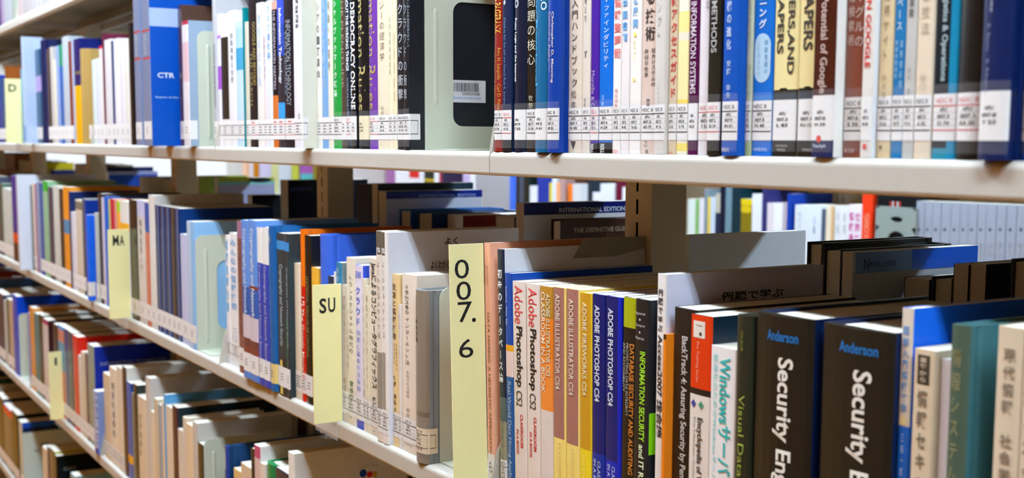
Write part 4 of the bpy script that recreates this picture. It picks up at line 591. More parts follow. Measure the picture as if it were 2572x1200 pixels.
{'x':-1.1117,'y':0.634,'z':1.1664,'t':0.0125,'h':0.26,'D':0.17,'c':'#ecb498','l':'peach book with thin capitals beside the tall yellow sign','lean':-0.0413,'P':[[0,1,0.0004,0.035,'#e6d2ac']],'T':[['r','DATA MINING: A HEURISTIC APPROACH',0.1878,0.0434,'#6a4a3a',0.12,0.32,0],['r','ABBASS SARKER',0.2369,0.2165,'#8a5a48',0.1,0.18,0],['r','NEWTON',0.2377,0.2197,'#8a5a48',-0.25,0.16,0]],'S':['n',0.0115,0.0405,'#ece9e6',2,0]},
{'x':-1.0853,'y':0.634,'z':1.1664,'t':0.013,'h':0.2555,'D':0.1765,'c':'#1c2a44','l':'dark blue book with bold white brush characters','lean':-0.0377,'cc':'#eceef4','P':[[0,1,0.0799,0.1046,'#5a6a6a'],[0,1,0.0178,0.0799,'#a09c86']],'T':[['v','初歩のデータベース論',0.2365,0.1189,'#f0f0ee',-0.08,0.72,1],['v','阿部武彦',0.0819,0.051,'#54584c',-0.05,0.4,0],['v','木暮仁',0.0489,0.0344,'#54584c',-0.05,0.35,0]],'S':['k',0.0115,0.0405,'#ece9e6',2,0],'G':[[[0.084,0.2427],[0.0957,0.2608],[0.1077,0.2632],[0.1825,0.2622],[0.1827,0.2511],[0.1384,0.2428]],'#a8a49a']},
{'x':-1.0715,'y':0.634,'z':1.1664,'t':0.0139,'h':0.2324,'D':0.175,'c':'#1450aa','l':'blue book with a yellow stripe half hidden by the red titled pair','lean':-0.0339,'P':[[0,1,0.154,0.1604,'#f0b428'],[0,1,0.1281,0.154,'#ecd8d2'],[0,1,0.0,0.1281,'#2a66a4']],'T':[['r','Stahlbock · Weiss  Eds.',0.219,0.1798,'#c0d0e4',-0.2,0.22,0],['r','Real World Data Mining Applications',0.1232,0.0045,'#b8d0e8',0.0,0.5,0]]},
{'x':-1.0521,'y':0.634,'z':1.1664,'t':0.0243,'h':0.2259,'D':0.1765,'c':'#e9dcd2','l':'left one of two cream software manuals with red and black titles','lean':-0.0339,'T':[['r','Adobe',0.2218,0.1842,'#d84048',0.05,0.62,0],['r','Photoshop',0.1815,0.1209,'#1c1a1c',0.02,0.6,1],['r','CS2',0.1169,0.1017,'#2c2a2c',0.02,0.45,0],['r','CLASSROOM',0.0936,0.0602,'#c83c40',0.18,0.2,1],['r','IN A BOOK',0.0775,0.0521,'#c83c40',-0.15,0.2,1]]},
{'x':-1.0275,'y':0.634,'z':1.1664,'t':0.0242,'h':0.2261,'D':0.1765,'c':'#e9dcd2','l':'right one of two cream software manuals with red and black titles','lean':-0.0244,'T':[['r','Adobe',0.2219,0.1842,'#d84048',0.05,0.62,0],['r','Photoshop',0.1823,0.122,'#1c1a1c',0.02,0.6,1],['r','CS2',0.1188,0.103,'#2c2a2c',0.02,0.45,0],['r','CLASSROOM',0.0959,0.0623,'#c83c40',0.18,0.2,1],['r','IN A BOOK',0.0801,0.0543,'#c83c40',-0.15,0.2,1]]},
{'x':-1.0037,'y':0.634,'z':1.1664,'t':0.0227,'h':0.2264,'D':0.1765,'c':'#e4d8d0','l':'software manual with an orange and grey swirl spine','lean':-0.0188,'P':[[0,1,0.1961,0.2264,'#c0923a'],[0,1,0.1577,0.1961,'#e89030'],[0,1,0.1067,0.1577,'#f09a48']],'T':[['r','CLASSROOM IN A BOOK',0.2209,0.123,'#f4dcb8',-0.2,0.34,1],['r','ADOBE ILLUSTRATOR CS3',0.2197,0.1404,'#dcd0a8',0.18,0.3,1]]},
{'x':-0.9811,'y':0.634,'z':1.1664,'t':0.022,'h':0.2276,'D':0.1765,'c':'#f2dc84','l':'left one of two brown spined software manuals with yellow feet','lean':-0.0166,'P':[[0,0.9,0.0842,0.2276,'#ac7c70']],'T':[['r','ADOBE ILLUSTRATOR CS4',0.2214,0.1308,'#dcc8b8',-0.08,0.35,1],['r','CLASSROOM',0.0811,0.0465,'#ecdc9c',0.05,0.2,0]]},
{'x':-0.9582,'y':0.634,'z':1.1664,'t':0.0232,'h':0.2284,'D':0.1765,'c':'#f2dc84','l':'right one of two brown spined software manuals with yellow feet','lean':-0.0147,'P':[[0,0.9,0.0829,0.2284,'#ac7c70']],'T':[['r','ADOBE ILLUSTRATOR CS4',0.2194,0.1291,'#dcc8b8',-0.08,0.35,1],['r','CLASSROOM',0.0799,0.0463,'#ecdc9c',0.05,0.2,0]]},
{'x':-0.9368,'y':0.634,'z':1.1664,'t':0.0189,'h':0.2272,'D':0.1765,'c':'#f0d838','l':'mustard yellow software manual between brown and blue ones','lean':-0.0147,'P':[[0,0.93,0.083,0.2272,'#cfa030']],'T':[['r','ADOBE FIREWORKS CS4',0.2188,0.1329,'#ecdcae',-0.05,0.36,1],['r','IN A BOOK',0.0774,0.0495,'#f4e680',-0.1,0.2,0]]},
{'x':-0.9166,'y':0.634,'z':1.1664,'t':0.0208,'h':0.2281,'D':0.1765,'c':'#10389c','l':'left one of two dark blue software manuals','lean':-0.0147,'P':[[0,1,0.0837,0.2281,'#0f2470']],'T':[['r','ADOBE PHOTOSHOP CS4',0.2182,0.131,'#d4dcec',-0.05,0.38,1],['r','CLASSROOM',0.0771,0.0397,'#a8b8e0',0.12,0.22,1],['r','IN A BOOK',0.0779,0.0434,'#a8b8e0',-0.2,0.22,1]]},
{'x':-0.894,'y':0.634,'z':1.1664,'t':0.0238,'h':0.2286,'D':0.1765,'c':'#1030b8','l':'right one of two dark blue software manuals','lean':-0.0141,'P':[[0,0.82,0.0815,0.2286,'#0f2470']],'T':[['r','ADOBE PHOTOSHOP CS4',0.2179,0.1309,'#d4dcec',-0.12,0.34,1],['r','CLASSROOM',0.0772,0.0454,'#a8b8e0',0.1,0.2,1],['r','IN A BOOK',0.0779,0.0491,'#a8b8e0',-0.2,0.2,1]]},
{'x':-0.8722,'y':0.634,'z':1.1664,'t':0.0201,'h':0.2305,'D':0.1765,'c':'#242220','l':'black book with a lime picture square at its head','P':[[0,1,0.2045,0.2305,'#b0b424']],'T':[['r','DATABASE SECURITY AND AUDITING',0.1906,0.0756,'#c87a2a',0.22,0.3,1],['r','PROTECTING DATA INTEGRITY',0.1906,0.1267,'#b0aca4',-0.1,0.18,0],['r','AND ACCESSIBILITY',0.1906,0.1477,'#b0aca4',-0.35,0.18,0]]},
{'x':-0.8518,'y':0.632,'z':1.1664,'t':0.0202,'h':0.2314,'D':0.1785,'c':'#26282a','l':'black book with lime lettering and lime cover block','T':[['r','INFORMATION SECURITY',0.187,0.1094,'#a0d830',0.12,0.36,1],['r','and IT RISK MANAGEMENT',0.1066,0.0076,'#e0ecc0',0.12,0.34,1],['h','Agrawal',0.2203,0.2176,'#d0d0cc',-0.1,0.7,0],['h','•',0.2149,0.2129,'#d0d0cc',-0.1,0.1,0],['h','Campoe',0.2101,0.2074,'#d0d0cc',-0.1,0.7,0],['h','•',0.204,0.202,'#d0d0cc',-0.1,0.1,0],['h','Pierce',0.1992,0.1969,'#d0d0cc',-0.1,0.6,0]],'B':[[0.0989,0.1349,'#94e01c']]},
{'x':-0.8279,'y':0.634,'z':1.1664,'t':0.0115,'h':0.255,'D':0.1765,'c':'#ece8e4','l':'tall white book with bold black slanted characters','cc':'#e2e2f2','T':[['v','例題で学ぶ',0.2433,0.2061,'#2e2a28',-0.05,0.62,1],['r','Access2007 総合編',0.2041,0.1176,'#26221e',0.0,0.7,1]],'C':[['例題で学ぶ',0.0596,0.1296,0.2289,0.2372,'#1c1816']]},
{'x':-0.8134,'y':0.627,'z':1.1664,'t':0.0035,'h':0.2072,'D':0.15,'c':'#f0922a','l':'orange book with faint brown characters','P':[[0,1,0.2028,0.2072,'#4a2c14']],'T':[['v','データの正確な品質管理',0.1982,0.1309,'#b86a1c',0.0,0.6,0],['v','鈴木督久',0.1243,0.105,'#b06418',0.0,0.4,0]]},
{'x':-0.7969,'y':0.634,'z':1.1664,'t':0.0291,'h':0.2299,'D':0.1765,'c':'#2a2523','l':'black book with small white lettering about penetration testing','T':[['r','BackTrack 4: Assuring Security by Penetration Testing',0.2073,0.0409,'#ccc6c0',0.02,0.33,1]],'B':[[0.2299,0.2299,'#c02a3c']]},
{'x':-0.769,'y':0.628,'z':1.1664,'t':0.0262,'h':0.2282,'D':0.1825,'c':'#e6dcd2','l':'white book with a red orange head panel','cc':'#1c2e3c','P':[[0,1,0.1694,0.2282,'#d8481c'],[0,1,0.1643,0.1694,'#2a2422']],'T':[['r','Encyclopedia of Viruses',0.1464,0.0781,'#3a3632',0.05,0.32,1],['r','The Ultimate Guide to Securing',0.1473,0.0651,'#8a847c',-0.2,0.14,0],['r','Pro Training Series',0.2069,0.1745,'#f0a890',-0.1,0.15,0],['h','◆',0.1601,0.1534,'#4a8a6a',0.12,0.28,0],['h','◆',0.1601,0.1534,'#3a3a8a',-0.25,0.28,0],['h','Apple',0.2209,0.219,'#555555',-0.05,0.3,0],['h','●',0.2152,0.2114,'#222222',0.03,0.12,0]],'Q':[['rect',0.2101,0.2234,-0.05,0.55,'#e8e0d4']]},
{'x':-0.7398,'y':0.627,'z':1.1664,'t':0.0315,'h':0.2067,'D':0.165,'c':'#ece8e6','l':'white book with large turquoise lettering','T':[['r','Windowsサーバ',0.1995,0.1074,'#2cb0ae',0.12,0.48,1],['r','最適化のためのWindowsサーバ構築ガイド',0.201,0.0632,'#84ccca',-0.26,0.18,0]]},
{'x':-0.7149,'y':0.624,'z':1.1664,'t':0.0178,'h':0.2348,'D':0.18,'c':'#2e3024','l':'black book with olive lettering about visual data mining','hc':1,'T':[['r','Visual Data Mining',0.1747,0.0707,'#9aa844',0.0,0.44,0],['r','SOUKUP',0.2231,0.208,'#7c8430',0.0,0.14,0]]},
{'x':-0.6753,'y':0.622,'z':1.1664,'t':0.0599,'h':0.2395,'D':0.1885,'c':'#242019','l':'left one of two very thick black hardbacks with white title','hc':1,'cc':'#10264e','T':[['h','Anderson',0.229,0.2212,'#1f6cae',0.08,0.5,1],['r','Security Engineering',0.2099,0.0557,'#ece6d8',0.12,0.3,1]]},
{'x':-0.604,'y':0.622,'z':1.1664,'t':0.0651,'h':0.2398,'D':0.1885,'c':'#242019','l':'right one of two very thick black hardbacks with white title','hc':1,'cc':'#10264e','T':[['h','Anderson',0.2306,0.2231,'#1f6cae',0.1,0.5,1],['r','Security Engineering',0.2125,0.0551,'#ece6d8',0.14,0.3,1]]},
{'x':-0.5665,'y':0.634,'z':1.1664,'t':0.0091,'h':0.257,'D':0.175,'c':'#2a7aea','l':'blue book with a cream spine and dotted title','sp':'#e0d4c4','P':[[0,1,0.0645,0.179,'#2a70c4']],'T':[['v','図解入門情報管理',0.2459,0.1869,'#6a94c8',0.0,0.6,1],['h','⬟',0.1864,0.18,'#e8d090',0.0,0.7,0],['v','三和一郎',0.175,0.1446,'#b8cce4',0.0,0.3,0]]},
{'x':-0.5479,'y':0.63,'z':1.1664,'t':0.0178,'h':0.2327,'D':0.16,'c':'#ddcbb0','l':'beige book with a black title box about security','T':[['v','情報セキュリティ',0.208,0.0981,'#7c6e5c',0.0,0.5,1],['v','基礎から',0.2282,0.2113,'#c8b8a0',0,0.36,1]],'Q':[['rect',0.2103,0.2292,0,0.55,'#4e4438']]},
{'x':-0.5316,'y':0.634,'z':1.1664,'t':0.0136,'h':0.2284,'D':0.165,'c':'#e2dde2','l':'thin white book between the beige and teal ones'},
{'x':-0.5152,'y':0.622,'z':1.1664,'t':0.0138,'h':0.2532,'D':0.1885,'c':'#4a7a82','l':'thick grey teal hardback with gold characters','hc':1,'sp':'#56685a','T':[['v','情報システム学の',0.2404,0.1235,'#98946a',-0.05,0.6,0]]},
{'x':-0.4787,'y':0.622,'z':1.1664,'t':0.0176,'h':0.2568,'D':0.17,'c':'#dcccb4','l':'cream book with blurred black characters right of the teal hardback','T':[['v','現代情報 社会学入門',0.2451,0.1432,'#8a7c6a',0.05,0.5,1]]},
{'x':-0.4586,'y':0.622,'z':1.1664,'t':0.0215,'h':0.2557,'D':0.182,'c':'#d8c8b4','l':'pale book cut by the right picture edge on the middle shelf','T':[['v','組織とネット',0.2411,0.1485,'#7c7060',-0.2,0.4,1]]},
{'x':-4.3574,'y':0.634,'z':0.8136,'t':0.1984,'h':0.2221,'D':0.165,'c':'#333c56','l':'slate blue book at the left edge of the lower shelf','S':['n',0.0115,0.043,'#ece9e6',0,0]},
{'x':-4.2356,'y':0.634,'z':0.8136,'t':0.0441,'h':0.2074,'D':0.148,'c':'#d2d6d2','l':'thin pale grey book beside the slate blue one,lower shelf','S':['n',0.0115,0.043,'#ece9e6',0,0],'stuff':1},
{'x':-4.1872,'y':0.634,'z':0.8136,'t':0.052,'h':0.219,'D':0.148,'c':'#68746a','l':'thin grey green book on the lower shelf','S':['n',0.0115,0.043,'#ece9e6',0,0]},
{'x':-4.128,'y':0.634,'z':0.8136,'t':0.0654,'h':0.221,'D':0.165,'c':'#cdb69a','l':'tan book left of the bright blue one,lower shelf','S':['n',0.0115,0.043,'#ece9e6',0,0]},
{'x':-4.0518,'y':0.634,'z':0.8136,'t':0.0863,'h':0.2447,'D':0.1765,'c':'#0f4fcc','l':'bright blue book pressed by the small lower bookend'},
{'x':-3.8211,'y':0.634,'z':0.8136,'t':0.0315,'h':0.216,'D':0.148,'c':'#8c90c4','l':'thin violet book right of the small lower bookend','S':['n',0.0115,0.043,'#ece9e6',0,0],'stuff':1},
{'x':-3.769,'y':0.634,'z':0.8136,'t':0.0649,'h':0.2398,'D':0.1765,'c':'#e0a052','l':'light orange book on the lower shelf','S':['n',0.0115,0.043,'#ece9e6',0,0]},
{'x':-3.697,'y':0.634,'z':0.8136,'t':0.078,'h':0.2305,'D':0.165,'c':'#54888a','l':'teal green book on the lower shelf','S':['n',0.0115,0.043,'#ece9e6',0,0]},
{'x':-3.6319,'y':0.634,'z':0.8136,'t':0.0515,'h':0.2354,'D':0.165,'c':'#2c382c','l':'dark green book right of the teal one','S':['n',0.0115,0.043,'#ece9e6',0,0]},
{'x':-3.5684,'y':0.634,'z':0.8136,'t':0.0746,'h':0.2307,'D':0.165,'c':'#d9d0cc','l':'white book with a magenta head on the lower shelf','cc':'#4a2828','P':[[0,1,0.2175,0.2307,'#b84a80']],'S':['n',0.0115,0.043,'#ece9e6',0,0]},
{'x':-3.426,'y':0.634,'z':0.8136,'t':0.0619,'h':0.2344,'D':0.165,'c':'#1c1c22','l':'black book rising behind the small yellow sign'},
{'x':-3.3555,'y':0.634,'z':0.8136,'t':0.0782,'h':0.2397,'D':0.165,'c':'#d0907a','l':'peach and red book with a sky blue head,right of the small sign','cc':'#58a8e8','P':[[0,1,0.2302,0.2397,'#58a4e0'],[0,1,0.1238,0.1985,'#62a4bc']],'S':['n',0.0115,0.043,'#ece9e6',0,0]},
{'x':-3.2956,'y':0.634,'z':0.8136,'t':0.0407,'h':0.2398,'D':0.165,'c':'#4a4a8a','l':'thin violet blue book right of the small sign','S':['n',0.0115,0.043,'#ece9e6',0,0]},
{'x':-3.2431,'y':0.634,'z':0.8136,'t':0.0636,'h':0.2394,'D':0.165,'c':'#4a5068','l':'slate book left of the red one,lower shelf','S':['n',0.0115,0.043,'#ece9e6',0,0]},
{'x':-3.1811,'y':0.634,'z':0.8136,'t':0.0597,'h':0.2376,'D':0.1765,'c':'#d8301c','l':'bright red book on the lower shelf','S':['n',0.0115,0.043,'#ece9e6',0,0]},
{'x':-3.1334,'y':0.634,'z':0.8136,'t':0.035,'h':0.1948,'D':0.13,'c':'#dcd6cc','l':'short cream book right of the red one','S':['n',0.0115,0.043,'#ece9e6',0,0]},
{'x':-3.0953,'y':0.634,'z':0.8136,'t':0.0404,'h':0.2092,'D':0.148,'c':'#d9cfbe','l':'cream book with a rounded head near the red one','S':['n',0.0115,0.043,'#ece9e6',0,0]},
{'x':-3.0584,'y':0.634,'z':0.8136,'t':0.0329,'h':0.2131,'D':0.148,'c':'#7a6a6e','l':'mauve brown book left of the dark blue one,lower shelf','S':['n',0.0115,0.043,'#ece9e6',0,0]},
{'x':-3.0086,'y':0.634,'z':0.8136,'t':0.0659,'h':0.239,'D':0.1765,'c':'#1234a8','l':'tall dark blue book whose lettered cover shows on the lower shelf','sp':'#98a69a','S':['n',0.0115,0.043,'#ece9e6',0,0],'C':[['INFORMATION TECHNOLOGY',0.0153,0.1709,0.1929,0.2015,'#8a94b0']]},
{'x':-2.9223,'y':0.622,'z':0.8136,'t':0.0339,'h':0.1463,'D':0.15,'c':'#8ca0d0','l':'short book with a blue speckled spine and deep blue foot','P':[[0,1,0.0,0.015,'#1a3cae']],'speck':1},
{'x':-2.8571,'y':0.634,'z':0.8136,'t':0.062,'h':0.1948,'D':0.13,'c':'#dccbb0','l':'cream book right of the speckled one,lower shelf','S':['k',0.0115,0.0405,'#ece9e6',1,0]},
{'x':-2.7922,'y':0.634,'z':0.8136,'t':0.0671,'h':0.2184,'D':0.148,'c':'#e9dfce','l':'cream book with a slate blue title on the lower shelf','T':[['v','情報処理概説',0.1895,0.0618,'#5c6a88',0.0,0.4,0]],'S':['k',0.0115,0.0405,'#ece9e6',1,0]},
{'x':-2.733,'y':0.634,'z':0.8136,'t':0.0507,'h':0.229,'D':0.165,'c':'#e4dac8','l':'plain cream book left of the maroon edged one','S':['k',0.0115,0.0405,'#ece9e6',1,0]},
{'x':-2.6898,'y':0.634,'z':0.8136,'t':0.0351,'h':0.2368,'D':0.1765,'c':'#403038','l':'dark maroon spined book with a white cover,lower shelf','cc':'#eeeae4'},
{'x':-2.6514,'y':0.634,'z':0.8136,'t':0.0411,'h':0.2103,'D':0.148,'c':'#2068c0','l':'blue book with a yellow foot on the lower shelf','cc':'#16407c','P':[[0,1,0.0364,0.0541,'#e8b428']]},
{'x':-2.6222,'y':0.634,'z':0.8136,'t':0.0166,'h':0.1923,'D':0.13,'c':'#8a8c82','l':'thin grey book right of the blue one,lower shelf','stuff':1},
{'x':-2.5983,'y':0.634,'z':0.8136,'t':0.0306,'h':0.2148,'D':0.148,'c':'#2c3430','l':'dark green black book on the lower shelf'},
{'x':-2.5501,'y':0.634,'z':0.8136,'t':0.0651,'h':0.1968,'D':0.148,'c':'#e0d3be','l':'cream book in front of the tall grey white one','T':[['v','教育情報学',0.1635,0.0704,'#8a7c66',-0.15,0.3,0]]},
{'x':-2.4954,'y':0.634,'z':0.8136,'t':0.0347,'h':0.2465,'D':0.1765,'c':'#d4d0cc','l':'tall grey white book with a broad pale cover,lower shelf'},
{'x':-2.4651,'y':0.634,'z':0.8136,'t':0.025,'h':0.1834,'D':0.13,'c':'#e6dac4','l':'short thin cream book right of the tall grey white one'},
{'x':-2.439,'y':0.634,'z':0.8136,'t':0.0266,'h':0.2136,'D':0.148,'c':'#d8cbb2','l':'beige book fifth left of the dark maroon one'},
{'x':-2.4109,'y':0.634,'z':0.8136,'t':0.029,'h':0.2071,'D':0.148,'c':'#a8b0b8','l':'grey blue book among creams on the lower shelf'},
{'x':-2.3876,'y':0.634,'z':0.8136,'t':0.017,'h':0.2156,'D':0.148,'c':'#e2d6c2','l':'thin cream book left of the sky blue covered one','stuff':1},
{'x':-2.3733,'y':0.634,'z':0.8136,'t':0.0111,'h':0.2336,'D':0.1765,'c':'#6cacd8','l':'thin book with a sky blue cover on the lower shelf'},
{'x':-2.3452,'y':0.634,'z':0.8136,'t':0.0444,'h':0.2153,'D':0.148,'c':'#e4d9c6','l':'cream book touching the dark maroon one,lower shelf'},
{'x':-2.3054,'y':0.634,'z':0.8136,'t':0.0346,'h':0.2227,'D':0.1765,'c':'#46203a','l':'dark maroon book with a near black cover,lower shelf','cc':'#1c2c34'},
{'x':-2.2735,'y':0.634,'z':0.8136,'t':0.0285,'h':0.1857,'D':0.13,'c':'#dcd4c6','l':'short pale book right of the dark maroon one'},
{'x':-2.2461,'y':0.634,'z':0.8136,'t':0.0257,'h':0.2134,'D':0.148,'c':'#e0d4c2','l':'cream book with a rounded head left of the black one,lower shelf','hc':1},
{'x':-2.2129,'y':0.634,'z':0.8136,'t':0.0402,'h':0.2071,'D':0.17,'c':'#ead9bc','l':'yellowish cream book left of the black one,lower shelf'},
{'x':-2.1781,'y':0.634,'z':0.8136,'t':0.0289,'h':0.218,'D':0.1765,'c':'#cfcac4','l':'book with a light grey cover behind the black one,lower shelf'},
{'x':-2.1455,'y':0.634,'z':0.8136,'t':0.0354,'h':0.1858,'D':0.13,'c':'#2c2a2a','l':'short black book pressed by the lower right bookend'},
{'x':-1.9945,'y':0.632,'z':0.8136,'t':0.0138,'h':0.2141,'D':0.1785,'c':'#2a4aa0','l':'thick blue hardback right of the lower right bookend','hc':1,'cc':'#144a78'},
{'x':-1.9465,'y':0.634,'z':0.8136,'t':0.0364,'h':0.1846,'D':0.13,'c':'#e0c48c','l':'short tan book in front of the blue hardback'},
{'x':-1.9017,'y':0.634,'z':0.8136,'t':0.0526,'h':0.2022,'D':0.148,'c':'#dccab2','l':'short cream book in front of the blue hardback'},
{'x':-1.8677,'y':0.634,'z':0.8136,'t':0.0149,'h':0.2367,'D':0.165,'c':'#2c2e32','l':'thin black book right of the blue hardback,lower shelf'},
{'x':-1.847,'y':0.634,'z':0.8136,'t':0.0258,'h':0.2464,'D':0.1765,'c':'#c85a84','l':'magenta spined book with a white cover,lower shelf','cc':'#f0eeea','P':[[0,1,0.1627,0.2269,'#dcc4c0']]},
{'x':-1.823,'y':0.634,'z':0.8136,'t':0.0216,'h':0.2234,'D':0.165,'c':'#e4dcd0','l':'cream book with rounded head left of the green one'},
{'x':-1.789,'y':0.634,'z':0.8136,'t':0.0457,'h':0.2302,'D':0.12,'c':'#1f8a54','l':'green book with a white panel,bottom of the picture','hc':1},
{'x':-1.7351,'y':0.634,'z':0.8136,'t':0.0618,'h':0.2312,'D':0.15,'c':'#16204a','l':'dark navy book with a white page top,bottom of the picture'},
{'x':-1.6881,'y':0.63,'z':0.8136,'t':0.0223,'h':0.2701,'D':0.1805,'c':'#eeece6','l':'white book with coloured logo marks on its cover,bottom of the picture','logo':1,'L':[[0.1026,0.1142,0.2217,0.234,'#1c4fa0'],[0.1141,0.1238,0.2201,0.2297,'#d02a30'],[0.1237,0.1309,0.2188,0.2288,'#d8a838']],'C':[['Information Technology',0.1079,0.1252,0.2397,0.241,'#8a7c68'],['for People',0.1002,0.12,0.2365,0.2375,'#8a7c68'],['and Design',0.1226,0.133,0.2365,0.2382,'#8a7c68']]},
{'x':-4.4266,'y':0.634,'z':0.4606,'t':0.1387,'h':0.2193,'D':0.148,'c':'#2c3030','l':'dark grey book at the left edge of the lowest shelf','S':['n',0.0115,0.043,'#ece9e6',0,0]},
{'x':-4.2756,'y':0.634,'z':0.4606,'t':0.1627,'h':0.2088,'D':0.148,'c':'#77746a','l':'olive grey book with a red head on the lowest shelf','cc':'#1f3cb4','P':[[0,1,0.1828,0.2088,'#e04a38']],'S':['n',0.0115,0.043,'#ece9e6',0,0]},
{'x':-4.1403,'y':0.634,'z':0.4606,'t':0.1073,'h':0.2182,'D':0.148,'c':'#1c1e20','l':'black book left of the pale blue headed one','S':['n',0.0115,0.043,'#ece9e6',0,0]},
{'x':-4.0345,'y':0.634,'z':0.4606,'t':0.0584,'h':0.21,'D':0.1765,'c':'#c8d0c8','l':'pale grey book with a blue head band and cover lettering','S':['n',0.0115,0.043,'#ece9e6',0,0],'C':[['Human',0.0534,0.077,0.134,0.1427,'#2c343c'],['Net',0.0352,0.0506,0.1142,0.1229,'#2c343c']],'B':[[0.1941,0.21,'#1858c4'],[0.178,0.1941,'#122c58']]},
{'x':-3.6439,'y':0.634,'z':0.4606,'t':0.0669,'h':0.2098,'D':0.148,'c':'#dcd2c2','l':'cream book on the lowest shelf','stuff':1},
{'x':-3.5896,'y':0.634,'z':0.4606,'t':0.0413,'h':0.2228,'D':0.165,'c':'#3c3c6a','l':'thin violet navy book on the lowest shelf','stuff':1},
{'x':-3.5344,'y':0.634,'z':0.4606,'t':0.0684,'h':0.2293,'D':0.165,'c':'#6c6a5c','l':'olive grey book with a yellow cover on the lowest shelf','cc':'#d8d028','stuff':1},
{'x':-3.4861,'y':0.634,'z':0.4606,'t':0.0273,'h':0.2235,'D':0.1765,'c':'#111318','l':'black covered book at the bottom of the picture','C':[['SECRETS',0.0186,0.0499,0.1817,0.1904,'#6a7078']]},
{'x':-3.2677,'y':0.634,'z':0.4606,'t':0.0499,'h':0.2216,'D':0.165,'c':'#8cb0c0','l':'pale blue book topped at the bottom picture edge','stuff':1},
]
